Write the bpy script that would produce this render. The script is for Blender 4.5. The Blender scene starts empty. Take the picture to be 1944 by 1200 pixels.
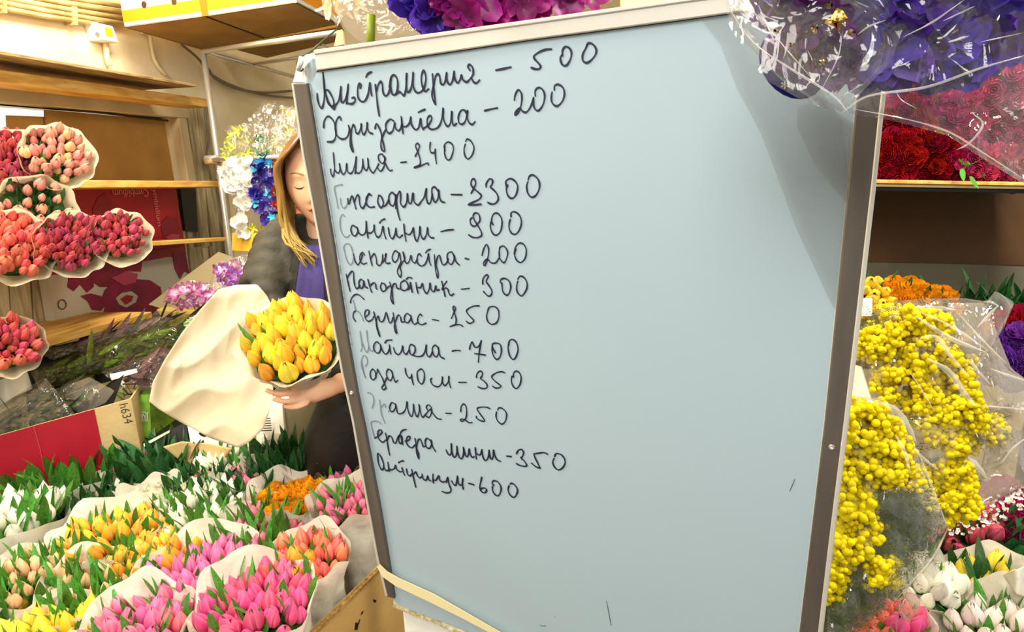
import bpy, bmesh, math, random
from mathutils import Vector, Matrix, Quaternion, noise
random.seed(7)
S = bpy.context.scene
COL = S.collection
# ------------------------------------------------------------------ camera
FPX = 1200.0
_p, _r = math.radians(14.0), math.radians(2.3)
CAM = Vector((0, 0, 1.62))
FW = Vector((0, math.cos(_p), -math.sin(_p)))
_R = Vector((1, 0, 0)); _U = _R.cross(FW)
RT = _R*math.cos(_r) - _U*math.sin(_r)
UP = _U*math.cos(_r) + _R*math.sin(_r)
cd = bpy.data.cameras.new('camera'); co = bpy.data.objects.new('camera', cd); COL.objects.link(co)
cd.sensor_width = 36; cd.lens = 36*FPX/1944; cd.clip_start = .02
co.matrix_world = Matrix.Translation(CAM) @ Matrix((RT, UP, -FW)).transposed().to_4x4()
S.camera = co
# ------------------------------------------------------------------ light
w = bpy.data.worlds.new('world'); S.world = w; w.use_nodes = True
w.node_tree.nodes['Background'].inputs[0].default_value = (1, .97, .92, 1)
w.node_tree.nodes['Background'].inputs[1].default_value = .46
def area(name, loc, target, size, power, col, sy=None):
    l = bpy.data.lights.new(name, 'AREA'); l.energy = power; l.color = col
    l.shape = 'RECTANGLE'; l.size = size; l.size_y = sy or size
    o = bpy.data.objects.new(name, l); COL.objects.link(o)
    o.location = loc; o.rotation_euler = (Vector(target)-Vector(loc)).to_track_quat('-Z', 'Y').to_euler()
    return o
area('ceiling_lamp', (-1.0, 2.2, 2.95), (-1.0, 2.4, 0), .5, 60, (1, .90, .72), 1.2)
area('ceiling_lamp', (-.55, -.9, 2.75), (.1, 1.2, .8), 1.3, 41, (1, .96, .88), 1.0)
area('ceiling_lamp', (-1.3, .7, 2.8), (-1.0, 2.0, .6), .5, 32, (1, .93, .8), .5)
area('ceiling_lamp', (1.25, .7, 2.7), (1.0, 1.3, .6), .5, 38, (1, .93, .82), .4)
S.view_settings.view_transform = 'Standard'; S.view_settings.look = 'None'
S.view_settings.exposure = .35; S.view_settings.gamma = 1; S.view_settings.use_curve_mapping = False
S.cycles.transparent_max_bounces = 20

# ------------------------------------------------------------------ helpers: points
def ray(x, y): return FW + RT*((x-972)/FPX) - UP*((y-600)/FPX)
def at(x, y, d): return CAM + ray(x, y)*d
def onz(x, y, z):
    r = ray(x, y); return CAM + r*((z-CAM.z)/r.z)
LW0 = at(400, 330, 3.6); LWD = Vector((.148, 1, 0)).normalized(); LWN = Vector((LWD.y, -LWD.x, 0))
def onl(x, y, off=0.0):
    r = ray(x, y); q = LW0 + LWN*off
    return CAM + r*((q-CAM).dot(LWN)/r.dot(LWN))
def depth(p): return (p-CAM).dot(FW)
# ------------------------------------------------------------------ helpers: materials
MATS = {}
def srgb(c):
    if isinstance(c, str): c = tuple(int(c[i:i+2], 16)/255 for i in (0, 2, 4))
    return tuple((v/12.92 if v <= .04045 else ((v+.055)/1.055)**2.4) for v in c[:3]) + (1,)
def mat(name, col, rough=.6, var=0, col2=None, nscale=8, bump=0, bscale=60, metal=0, rnd=0, translucent=0, emis=0, stretch=None, spec=.4, detail=4):
    if name in MATS: return MATS[name]
    m = bpy.data.materials.new(name); m.use_nodes = True; nt = m.node_tree; N = nt.nodes; L = nt.links
    b = N['Principled BSDF']; b.inputs['Roughness'].default_value = rough; b.inputs['Metallic'].default_value = metal
    b.inputs['Specular IOR Level'].default_value = spec
    tc = N.new('ShaderNodeTexCoord'); src = tc.outputs['Object']
    if stretch:
        mp = N.new('ShaderNodeMapping'); mp.inputs['Scale'].default_value = stretch; L.new(src, mp.inputs[0]); src = mp.outputs[0]
    c = None
    if col2 is not None or var:
        nz = N.new('ShaderNodeTexNoise'); nz.inputs['Scale'].default_value = nscale; nz.inputs['Detail'].default_value = detail; L.new(src, nz.inputs[0])
        rp = N.new('ShaderNodeValToRGB'); L.new(nz.outputs[0], rp.inputs[0])
        a = srgb(col); bb = srgb(col2) if col2 is not None else tuple(v*(1-var) for v in a[:3])+(1,)
        rp.color_ramp.elements[0].position = .35; rp.color_ramp.elements[1].position = .65
        rp.color_ramp.elements[0].color = bb; rp.color_ramp.elements[1].color = a; c = rp.outputs[0]
    if rnd:
        oi = N.new('ShaderNodeObjectInfo'); hs = N.new('ShaderNodeHueSaturation')
        mr = N.new('ShaderNodeMapRange'); mr.inputs[3].default_value = 1-rnd; mr.inputs[4].default_value = 1+rnd*.6
        L.new(oi.outputs['Random'], mr.inputs[0]); L.new(mr.outputs[0], hs.inputs['Value'])
        mr2 = N.new('ShaderNodeMapRange'); mr2.inputs[3].default_value = .5-rnd*.05; mr2.inputs[4].default_value = .5+rnd*.05
        L.new(oi.outputs['Random'], mr2.inputs[0]); L.new(mr2.outputs[0], hs.inputs['Hue'])
        if c: L.new(c, hs.inputs['Color'])
        else: hs.inputs['Color'].default_value = srgb(col)
        c = hs.outputs[0]
    if c: L.new(c, b.inputs['Base Color'])
    else: b.inputs['Base Color'].default_value = srgb(col)
    if bump:
        n2 = N.new('ShaderNodeTexNoise'); n2.inputs['Scale'].default_value = bscale; n2.inputs['Detail'].default_value = 5; L.new(src, n2.inputs[0])
        bp_ = N.new('ShaderNodeBump'); bp_.inputs['Strength'].default_value = bump; bp_.inputs['Distance'].default_value = .01
        L.new(n2.outputs[0], bp_.inputs['Height']); L.new(bp_.outputs[0], b.inputs['Normal'])
    if emis:
        b.inputs['Emission Color'].default_value = srgb(col); b.inputs['Emission Strength'].default_value = emis
    if translucent:
        t = N.new('ShaderNodeBsdfTranslucent'); mx = N.new('ShaderNodeMixShader'); mx.inputs[0].default_value = translucent
        if c: L.new(c, t.inputs[0])
        else: t.inputs[0].default_value = srgb(col)
        L.new(b.outputs[0], mx.inputs[1]); L.new(t.outputs[0], mx.inputs[2]); L.new(mx.outputs[0], N['Material Output'].inputs[0])
    MATS[name] = m; return m
def gradmat(name, c0, c1, c2, rough=.45, rnd=.18, p=(0, .35, 1)):
    """petal material: colour runs from the base of the flower to its tip (Generated Z)"""
    if name in MATS: return MATS[name]
    m = bpy.data.materials.new(name); m.use_nodes = True; N = m.node_tree.nodes; L = m.node_tree.links
    b = N['Principled BSDF']; b.inputs['Roughness'].default_value = rough
    tc = N.new('ShaderNodeTexCoord'); sp = N.new('ShaderNodeSeparateXYZ'); L.new(tc.outputs['Generated'], sp.inputs[0])
    rp = N.new('ShaderNodeValToRGB'); L.new(sp.outputs[2], rp.inputs[0])
    e = rp.color_ramp.elements; e[0].color = srgb(c0); e[0].position = p[0]; e[1].color = srgb(c2); e[1].position = p[2]
    x = e.new(p[1]); x.color = srgb(c1)
    oi = N.new('ShaderNodeObjectInfo'); hs = N.new('ShaderNodeHueSaturation')
    mr = N.new('ShaderNodeMapRange'); mr.inputs[3].default_value = 1-rnd; mr.inputs[4].default_value = 1+rnd*.6
    L.new(oi.outputs['Random'], mr.inputs[0]); L.new(mr.outputs[0], hs.inputs['Value'])
    wn = N.new('ShaderNodeTexWhiteNoise'); wn.noise_dimensions = '1D'; L.new(oi.outputs['Random'], wn.inputs['W'])
    mr2 = N.new('ShaderNodeMapRange'); mr2.inputs[3].default_value = .5-.016; mr2.inputs[4].default_value = .5+.016
    L.new(wn.outputs['Value'], mr2.inputs[0]); L.new(mr2.outputs[0], hs.inputs['Hue'])
    ea = N.new('ShaderNodeAttribute'); ea.attribute_name = 'edge'; em = N.new('ShaderNodeMix'); em.data_type = 'RGBA'
    es = N.new('ShaderNodeMath'); es.operation = 'MULTIPLY'; es.inputs[1].default_value = .42; L.new(ea.outputs['Fac'], es.inputs[0]); L.new(es.outputs[0], em.inputs['Factor'])
    c2_ = srgb(c2); em.inputs['B'].default_value = tuple(min(1, v*.6+.4) for v in c2_[:3])+(1,)
    L.new(rp.outputs[0], em.inputs['A'])
    L.new(em.outputs['Result'], hs.inputs['Color']); L.new(hs.outputs[0], b.inputs['Base Color'])
    t = N.new('ShaderNodeBsdfTranslucent'); mx = N.new('ShaderNodeMixShader'); mx.inputs[0].default_value = .22
    L.new(hs.outputs[0], t.inputs[0]); L.new(b.outputs[0], mx.inputs[1]); L.new(t.outputs[0], mx.inputs[2]); L.new(mx.outputs[0], N['Material Output'].inputs[0])
    MATS[name] = m; return m
def film(name, col='ffffff', clear=.86, milky=.05, bscale=14, bump=.8, rough=.07):
    """clear crinkled plastic: see-through with gloss and a little haze"""
    if name in MATS: return MATS[name]
    m = bpy.data.materials.new(name); m.use_nodes = True; N = m.node_tree.nodes; L = m.node_tree.links
    b = N['Principled BSDF']; b.inputs['Base Color'].default_value = srgb(col); b.inputs['Roughness'].default_value = rough
    b.inputs['Specular IOR Level'].default_value = 1.0
    tc = N.new('ShaderNodeTexCoord'); nz = N.new('ShaderNodeTexNoise'); nz.inputs['Scale'].default_value = bscale; nz.inputs['Detail'].default_value = 3
    nz.inputs['Distortion'].default_value = 1.2
    L.new(tc.outputs['Object'], nz.inputs[0])
    vo = N.new('ShaderNodeTexVoronoi'); vo.feature = 'DISTANCE_TO_EDGE'; vo.inputs['Scale'].default_value = bscale*.9; L.new(nz.outputs['Color'], vo.inputs['Vector'])
    bp_ = N.new('ShaderNodeBump'); bp_.inputs['Strength'].default_value = bump; bp_.inputs['Distance'].default_value = .02
    L.new(nz.outputs[0], bp_.inputs['Height'])
    g = N.new('ShaderNodeBsdfGlossy'); g.inputs['Roughness'].default_value = rough; L.new(bp_.outputs[0], g.inputs['Normal'])
    d = N.new('ShaderNodeBsdfDiffuse'); d.inputs[0].default_value = srgb(col)
    tl = N.new('ShaderNodeBsdfTranslucent'); tl.inputs[0].default_value = srgb(col)
    md = N.new('ShaderNodeMixShader'); md.inputs[0].default_value = .5; L.new(d.outputs[0], md.inputs[1]); L.new(tl.outputs[0], md.inputs[2])
    mg = N.new('ShaderNodeMixShader'); mg.inputs[0].default_value = milky; 
    lw = N.new('ShaderNodeLayerWeight'); L.new(bp_.outputs[0], lw.inputs['Normal'])
    pw = N.new('ShaderNodeMath'); pw.operation = 'POWER'; L.new(lw.outputs['Facing'], pw.inputs[0]); pw.inputs[1].default_value = 2.6
    fr = N.new('ShaderNodeMath'); fr.operation = 'MULTIPLY_ADD'; L.new(pw.outputs[0], fr.inputs[0]); fr.inputs[1].default_value = .85; fr.inputs[2].default_value = .06; fr.use_clamp = True
    tr = N.new('ShaderNodeBsdfTransparent'); tr.inputs[0].default_value = tuple(.5+.5*c for c in srgb(col)[:3])+(1,)
    m1 = N.new('ShaderNodeMixShader'); L.new(fr.outputs[0], m1.inputs[0]); L.new(tr.outputs[0], m1.inputs[1]); L.new(g.outputs[0], m1.inputs[2])
    L.new(m1.outputs[0], mg.inputs[1]); L.new(md.outputs[0], mg.inputs[2])
    L.new(mg.outputs[0], N['Material Output'].inputs[0])
    MATS[name] = m; return m
# ------------------------------------------------------------------ helpers: things and parts
ROOTM = {}
def thing(name, label, cat, loc, rot=None, group=None, kind=None):
    o = bpy.data.objects.new(name, None); COL.objects.link(o); o.empty_display_size = .05
    M = Matrix.Translation(loc) @ (rot.to_matrix().to_4x4() if rot else Matrix())
    o.matrix_basis = M; ROOTM[o.name] = M
    if kind: o['kind'] = kind
    if label: o['label'] = label
    if cat: o['category'] = cat
    if group: o['group'] = group
    return o
def tag(o, label, cat, group=None, kind=None):
    if label: o['label'] = label
    if cat: o['category'] = cat
    if group: o['group'] = group
    if kind: o['kind'] = kind
    return o
def mkmesh(name, vs, fs, m, smooth=True, mi=None):
    me = bpy.data.meshes.new(name); me.from_pydata([tuple(v) for v in vs], [], fs)
    for x in (m if isinstance(m, (list, tuple)) else [m]): me.materials.append(x)
    if mi: me.polygons.foreach_set('material_index', mi)
    if smooth: me.polygons.foreach_set('use_smooth', [True]*len(me.polygons))
    me.update(); return me
def link(name, me, parent=None, M=None):
    o = bpy.data.objects.new(name, me); COL.objects.link(o)
    if parent: o.parent = parent
    if M is not None: o.matrix_basis = M
    return o
class MB:
    def __init__(s): s.v = []; s.f = []; s.mi = []
    def add(s, vs, fs, mi=0):
        b = len(s.v); s.v += [Vector(v) for v in vs]; s.f += [tuple(b+i for i in f) for f in fs]; s.mi += [mi]*len(fs); return s
    def hexa(s, a, b, c, d, ext, mi=0):
        """quad a b c d extruded by vector ext"""
        vs = [a, b, c, d]+[p+ext for p in (a, b, c, d)]
        return s.add(vs, [(0, 1, 2, 3), (7, 6, 5, 4), (0, 4, 5, 1), (1, 5, 6, 2), (2, 6, 7, 3), (3, 7, 4, 0)], mi)
    def prism(s, pts, ext, mi=0):
        n = len(pts)
        return s.add(list(pts)+[p+ext for p in pts], [tuple(range(n)), tuple(range(2*n-1, n-1, -1))]+[(i, i+n, (i+1) % n+n, (i+1) % n) for i in range(n)], mi)
    def bar(s, a, b, wv, hv, mi=0):
        """box from a to b with half extents wv, hv"""
        a, b = Vector(a), Vector(b)
        q = [a-wv-hv, a+wv-hv, a+wv+hv, a-wv+hv]
        return s.hexa(*q, b-a, mi)
    def tube(s, pts, rad, seg=8, mi=0, caps=True):
        pts = [Vector(p) for p in pts]; n = len(pts); rings = []
        rs = rad if isinstance(rad, (list, tuple)) else [rad]*n
        up = Vector((0, 0, 1)); base = len(s.v)
        for i, p in enumerate(pts):
            t = (pts[min(i+1, n-1)]-pts[max(i-1, 0)]).normalized()
            if i == 0: x = t.orthogonal().normalized()
            else:
                x = (x - t*x.dot(t)); x = x.normalized() if x.length > 1e-6 else t.orthogonal().normalized()
            y = t.cross(x)
            for k in range(seg):
                a = 2*math.pi*k/seg; s.v.append(p+(x*math.cos(a)+y*math.sin(a))*rs[i])
        for i in range(n-1):
            for k in range(seg):
                s.f.append((base+i*seg+k, base+i*seg+(k+1) % seg, base+(i+1)*seg+(k+1) % seg, base+(i+1)*seg+k)); s.mi.append(mi)
        if caps:
            s.f.append(tuple(base+k for k in range(seg-1, -1, -1))); s.mi.append(mi)
            s.f.append(tuple(base+(n-1)*seg+k for k in range(seg))); s.mi.append(mi)
        return s
    def grid(s, fn, nu, nv, mi=0, closeu=False):
        b = len(s.v)
        for j in range(nv+1):
            for i in range(nu if closeu else nu+1): s.v.append(Vector(fn(i/nu, j/nv)))
        w_ = nu if closeu else nu+1
        for j in range(nv):
            for i in range(nu):
                i2 = (i+1) % nu if closeu else i+1
                s.f.append((b+j*w_+i, b+j*w_+i2, b+(j+1)*w_+i2, b+(j+1)*w_+i)); s.mi.append(mi)
        return s
    def build(s, name, m, parent=None, smooth=False, bevel=0):
        vs = s.v
        if parent is not None:
            Mi = ROOTM[parent.name].inverted(); vs = [Mi @ v for v in vs]
        me = mkmesh(name, vs, s.f, m, smooth, s.mi)
        if not smooth or True:
            bm = bmesh.new(); bm.from_mesh(me)
            if not smooth: bmesh.ops.recalc_face_normals(bm, faces=bm.faces)
            if bevel: bmesh.ops.bevel(bm, geom=list(bm.edges), offset=bevel, segments=1, affect='EDGES')
            bm.to_mesh(me); bm.free()
        o = link(name, me, parent)
        if parent is not None: ROOTM[o.name] = ROOTM[parent.name]
        return o
def struct(o): o['kind'] = 'structure'; return o
def catmull(pts, k=6):
    if len(pts) < 3: return [Vector(p) for p in pts]
    P = [Vector(p) for p in pts]; P = [P[0]*2-P[1]]+P+[P[-1]*2-P[-2]]; out = []
    for i in range(1, len(P)-2):
        for j in range(k):
            t = j/k
            out.append(.5*((2*P[i])+(P[i+1]-P[i-1])*t+(2*P[i-1]-5*P[i]+4*P[i+1]-P[i+2])*t*t+(3*P[i]-P[i-1]-3*P[i+1]+P[i+2])*t**3))
    out.append(P[-2]); return out
def nz(p, s=1.0): return noise.noise(Vector(p)*s)
def text_mesh(txt, size, name, m):
    c = bpy.data.curves.new('t', 'FONT'); c.body = txt; c.size = size; c.extrude = .0004; c.align_x = 'CENTER'; c.align_y = 'CENTER'
    o = bpy.data.objects.new('t', c); COL.objects.link(o)
    bpy.context.view_layer.update()
    me = bpy.data.meshes.new_from_object(o.evaluated_get(bpy.context.evaluated_depsgraph_get())); me.name = name
    bpy.data.objects.remove(o); me.materials.clear(); me.materials.append(m); return me
def put_text(txt, size, center, right, up, m, parent, name='lettering'):
    me = text_mesh(txt, size, name, m); r = right.normalized(); n = r.cross(up).normalized(); u = n.cross(r)
    M = Matrix.Translation(center) @ Matrix((r, u, n)).transposed().to_4x4()
    return link(name, me, parent, ROOTM[parent.name].inverted() @ M)
# ------------------------------------------------------------------ palette
M_wall = mat('cream paint', 'f3e6c4', .7, col2='e6d3a4', nscale=3, bump=.15, bscale=30)
M_wood = mat('pine wood', 'e0b45e', .55, col2='b98434', nscale=5, stretch=(8, .8, 8), bump=.2, bscale=40)
M_woodd = mat('old wood', 'a8895c', .7, col2='6f5532', nscale=6, stretch=(8, .7, 8), bump=.3, bscale=30)
M_slat = mat('weathered slat', 'cfc19c', .7, col2='96865e', nscale=7, stretch=(6, 6, .8), bump=.3, bscale=40)
M_card = mat('brown cardboard', 'ab8440', .8, col2='977034', nscale=5, bump=.15, bscale=90)
M_cardl = mat('light cardboard', 'd9c08c', .8, col2='c8ac74', nscale=4, bump=.12, bscale=80)
M_cardd = mat('dark cardboard', '543819', .85, col2='452d14', nscale=4, bump=.15, bscale=90)
M_white = mat('white paperboard', 'f2efe6', .6, bump=.06, bscale=60)
M_orange = mat('orange print', 'f39a12', .55)
M_red = mat('crimson print', 'b8142e', .5, col2='a10f28', nscale=5)
M_mag = mat('magenta print', 'a3164a', .5, col2='8b0f33', nscale=9)
M_black = mat('black plastic', '14130f', .5)
M_chrome = mat('chrome tube', 'dcd8cc', .3, metal=.75)
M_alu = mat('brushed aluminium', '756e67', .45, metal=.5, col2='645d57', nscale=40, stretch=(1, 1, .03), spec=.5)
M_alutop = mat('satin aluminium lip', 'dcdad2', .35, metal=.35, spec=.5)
M_board = mat('whiteboard enamel', 'acc1ce', .3, col2='a8bdca', nscale=2.2, spec=.35)
M_foam = mat('white foam', 'e6e7e2', .7, bump=.2, bscale=50)
M_ink = mat('dark blue marker ink', '23283f', .45)
M_inkf = mat('worn marker ink', '76808f', .6)
M_paper = mat('white wrapping paper', 'f4f0e4', .6, col2='eee8d8', nscale=6, bump=.8, bscale=16, translucent=.28)
M_paperc = mat('cream wrapping paper', 'efe8d0', .6, col2='e8dfc2', nscale=4, bump=.5, bscale=10, translucent=.35)
M_leaf = mat('tulip leaf green', '5fa03a', .45, col2='3b7a2a', nscale=20, rnd=.35, translucent=.2)
M_leafd = mat('dark leaf green', '356f33', .42, col2='1f4f26', nscale=20, rnd=.35, translucent=.15)
M_fol = mat('dark green foliage', '3b6a2a', .7, col2='23461a', nscale=40, bump=1, bscale=60)  # dark green mass filling each bunch below the flower heads
M_film = film('clear cellophane', milky=.025)
M_filmg = film('green tinted cellophane', 'cfe08a', milky=.02)
M_filmw = film('milky cellophane', 'f4efe8', milky=.10)
M_skin = mat('skin', 'eebf9c', .5, col2='e4ab86', nscale=10, spec=.35)
M_hair = mat('blond hair', 'd8ae4e', .4, col2='a77a30', nscale=9, stretch=(26, 26, 1.3), bump=.5, bscale=10)
M_hairr = mat('light brown hair roots', 'a5692f', .42, col2='7b4a1f', nscale=9, stretch=(26, 26, 1.3), bump=.5, bscale=10)
M_jacket = mat('dark olive puffer fabric', '403d33', .7, col2='302e27', nscale=12, bump=1.0, bscale=16, spec=.2)
M_jackd = mat('black fabric', '1c1a17', .6, bump=.4, bscale=25)
M_shirt = mat('violet fabric', '4b3f86', .7, col2='40366f', nscale=10, bump=.3, bscale=30)
M_shoe = mat('black shoe', '181818', .4)
M_yel = mat('mimosa yellow', 'fff200', .8, col2='fce400', nscale=60, rnd=.06, bump=.4, bscale=350, translucent=.3)
M_gfine = mat('feathery grey green', '76874f', .7, col2='4c6030', nscale=30, rnd=.2)
M_floor = mat('concrete floor', '6d655a', .8, col2='585047', nscale=5, bump=.2, bscale=30)
# ------------------------------------------------------------------ flower meshes
def petal_pts(fn, nu, nv, mb): mb.grid(fn, nu, nv)
def tulip_mesh(name, m, openness=.0, fat=1.0, tall=1.75):
    mb = MB(); ed = []
    for ring in range(2):
        for k in range(3):
            a0 = 2*math.pi*k/3+ring*math.pi/3; sc = 1-.13*ring; tw = .12*math.sin(k*5+ring*2)
            def fn(u, v, a0=a0, sc=sc, ring=ring, tw=tw):
                uu = (u-.5)*2; ed.append(min(1, abs(uu)**2*.8+.5*max(0, v-.8)*5*.4))
                wd = .96*math.sqrt(max(0, 1-(abs(v*1.01-.40)/.62)**2.4)) if v > .40 else .96*(.55+.45*v/.40)
                r = (.16+.94*math.sin(min(1, v/.42)*math.pi/2)**.8)*(1 if v < .42 else 1-(.95-openness)*((v-.42)/.58)**1.9)
                r *= .43*fat*sc*(1+.10*(1-uu*uu)*(1-ring*.5))
                if ring == 0: r += .035*max(0, v-.75)*4*(.3+tw*2)
                a = a0+uu*wd*.95+tw*v
                return (r*math.cos(a), r*math.sin(a), tall*v*(1-.06*uu*uu)*(1-.05*(ring == 0)*(k == 1)))
            mb.grid(fn, 4, 6)
    me = mkmesh(name, mb.v, mb.f, m)
    at_ = me.attributes.new('edge', 'FLOAT', 'POINT'); at_.data.foreach_set('value', ed); return me
def rose_mesh(name, m, rings=4):
    mb = MB()
    for ring in range(rings):
        n = 3+ring; t = ring/(rings-1)
        for k in range(n):
            a0 = 2*math.pi*(k+.37*ring)/n
            def fn(u, v, a0=a0, t=t, n=n):
                uu = (u-.5)*2; ang = a0+uu*math.pi/n*1.35*(math.sin(math.pi*(.12+.8*v))**.6)
                r = (.1+.42*t)*(.35+.75*math.sin(v*1.9))+.05*t*v
                z = v*(.85-.32*t)*(1-.1*uu*uu)+.02+.05*nz((a0*3+uu*2, v*2, t*5))
                r *= 1+.16*nz((a0*2+uu*1.5, v*2+9, t*4))+.05*uu*uu
                return (r*math.cos(ang), r*math.sin(ang), z)
            mb.grid(fn, 4, 4)
    return mkmesh(name, mb.v, mb.f, m)
def open_mesh(name, m, n=5, cup=.25, wide=.9, ruffle=.05):
    mb = MB()
    for k in range(n):
        a0 = 2*math.pi*k/n+random.uniform(-.15, .15); tl = random.uniform(.8, 1.2)
        def fn(u, v, a0=a0, tl=tl, k=k):
            uu = (u-.5)*2; w_ = wide*.5*math.sin(math.pi*(.08+.84*v))**.7
            x = v; y = uu*w_*.75; z = cup*tl*v*v+.12*uu*uu*v+ruffle*math.sin(7*uu+5*v+k)*v
            return (x*math.cos(a0)-y*math.sin(a0), x*math.sin(a0)+y*math.cos(a0), z)
        mb.grid(fn, 4, 4)
    return mkmesh(name, mb.v, mb.f, m)
def leaf_mesh(name, m, bend=.25, wd=.13, fold=.35):
    mb = MB()
    def fn(u, v):
        uu = (u-.5)*2; w_ = wd*(math.sin(math.pi*min(1, .1+.9*v))**.75)*(1-.3*v)+.002
        return (uu*w_, bend*v*v+abs(uu)*w_*fold, v)
    mb.grid(fn, 2, 7)
    return mkmesh(name, mb.v, mb.f, m)
LEAVES = [leaf_mesh('leaf', M_leaf, .2, .13), leaf_mesh('leaf', M_leaf, .45, .1), leaf_mesh('leaf', M_leaf, .05, .16)]
LEAVESD = [leaf_mesh('leaf', M_leafd, .2, .15), leaf_mesh('leaf', M_leafd, .4, .13), leaf_mesh('leaf', M_leafd, .08, .18)]
KIND = {}
def kind(k, shape, c0, c1, c2, **kw):
    m = gradmat('petals '+k, c0, c1, c2)
    if shape == 'tulip': KIND[k] = [tulip_mesh('tulip', m, 0, 1.0), tulip_mesh('tulip', m, .15, 1.12), tulip_mesh('tulip', m, -.05, .85)]
    elif shape == 'rose': KIND[k] = [rose_mesh('rose', m, 4), rose_mesh('rose', m, 5)]
kind('pink', 'tulip', 'b9c86a', 'e0569a', 'f07ab0')
kind('hot pink', 'tulip', 'c8a060', 'd8307a', 'ee5f9c')
kind('rose pink', 'tulip', 'a8bc5c', 'd9487a', 'ef86a0')
kind('coral', 'tulip', 'd8b040', 'e8503c', 'f4846a')
kind('orange', 'tulip', 'e0a020', 'f08a18', 'ffc21c')
kind('yellow orange', 'rose', 'd88c10', 'f0a814', 'ffc224')
kind('yellow', 'tulip', 'b8c430', 'fbd81a', 'ffe62c')
kind('gold', 'tulip', 'b0b828', 'f9ae0c', 'ffce12')
kind('white', 'tulip', 'b8cf7c', 'f2f2dc', 'fffdf0')
kind('white rose', 'rose', 'd8e0b0', 'fbf7e4', 'fffef4')
kind('blush', 'tulip', 'c8cc90', 'f6dcd8', 'fff0ea')
kind('peach', 'tulip', 'b8c468', 'f0b878', 'f6cfa0')
kind('dark red', 'tulip', '7a8038', 'a81a38', 'c83a52')
kind('crimson', 'tulip', '88883c', 'c92840', 'e0566a')
kind('red rose', 'rose', '5a0818', '9c0c28', 'c01c3c')
kind('pink rose', 'rose', '8a1848', 'c4326c', 'dc5c8c')
kind('magenta rose', 'rose', '7c1050', 'c02478', 'dc4c98')
kind('salmon', 'tulip', 'b0b860', 'e88a7c', 'f6b49c')
# ------------------------------------------------------------------ bunch builder
CONE_T = {}
def wrap_part(root, R, H, seed, m, back=Vector((0, 1, 0)), rim=.03, rb=.5, flare=.012):
    rnd = random.Random(seed); ph = [rnd.uniform(0, 6.28) for _ in range(4)]
    mb = MB()
    def fn(u, v):
        a = 2*math.pi*u; ca, sa = math.cos(a), math.sin(a)
        top = rim*.35+rim*.9*max(0, ca*back.x+sa*back.y)+rim*.35*math.sin(3*a+ph[0])+rim*.22*math.sin(7*a+ph[1])+.35*rim*nz((ca*2, sa*2, seed*3.1))
        z = (H+top)*v
        r = R*(rb+(1.07-rb)*v**.85)+flare*max(0, v-.85)/.15
        r += .035*R*math.sin(9*a+ph[2]+v*4)*(.3+v)*(.4+.6*math.sin(2*a+ph[3])**2)+.1*R*nz((ca*2.5+seed, sa*2.5, v*5))
        r += R*.075*(abs(nz((ca*3.2+seed, sa*3.2+z*9, z*16)))-.25)*min(1, (1-v)*5)*min(1, v*5)+R*.04*(abs(nz((ca*7+seed, sa*7-z*20, z*30)))-.25)*min(1, (1-v)*5)
        return (r*ca, r*sa, z)
    mb.grid(fn, 64, 16, closeu=True)
    b = len(mb.v); mb.v.append(Vector((0, 0, 0))); mb.f += [(b, (i+1) % 64, i) for i in range(64)]; mb.mi += [0]*64
    me = mkmesh('paper_wrap', mb.v, mb.f, m)
    return link('paper_wrap', me, root)
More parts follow.
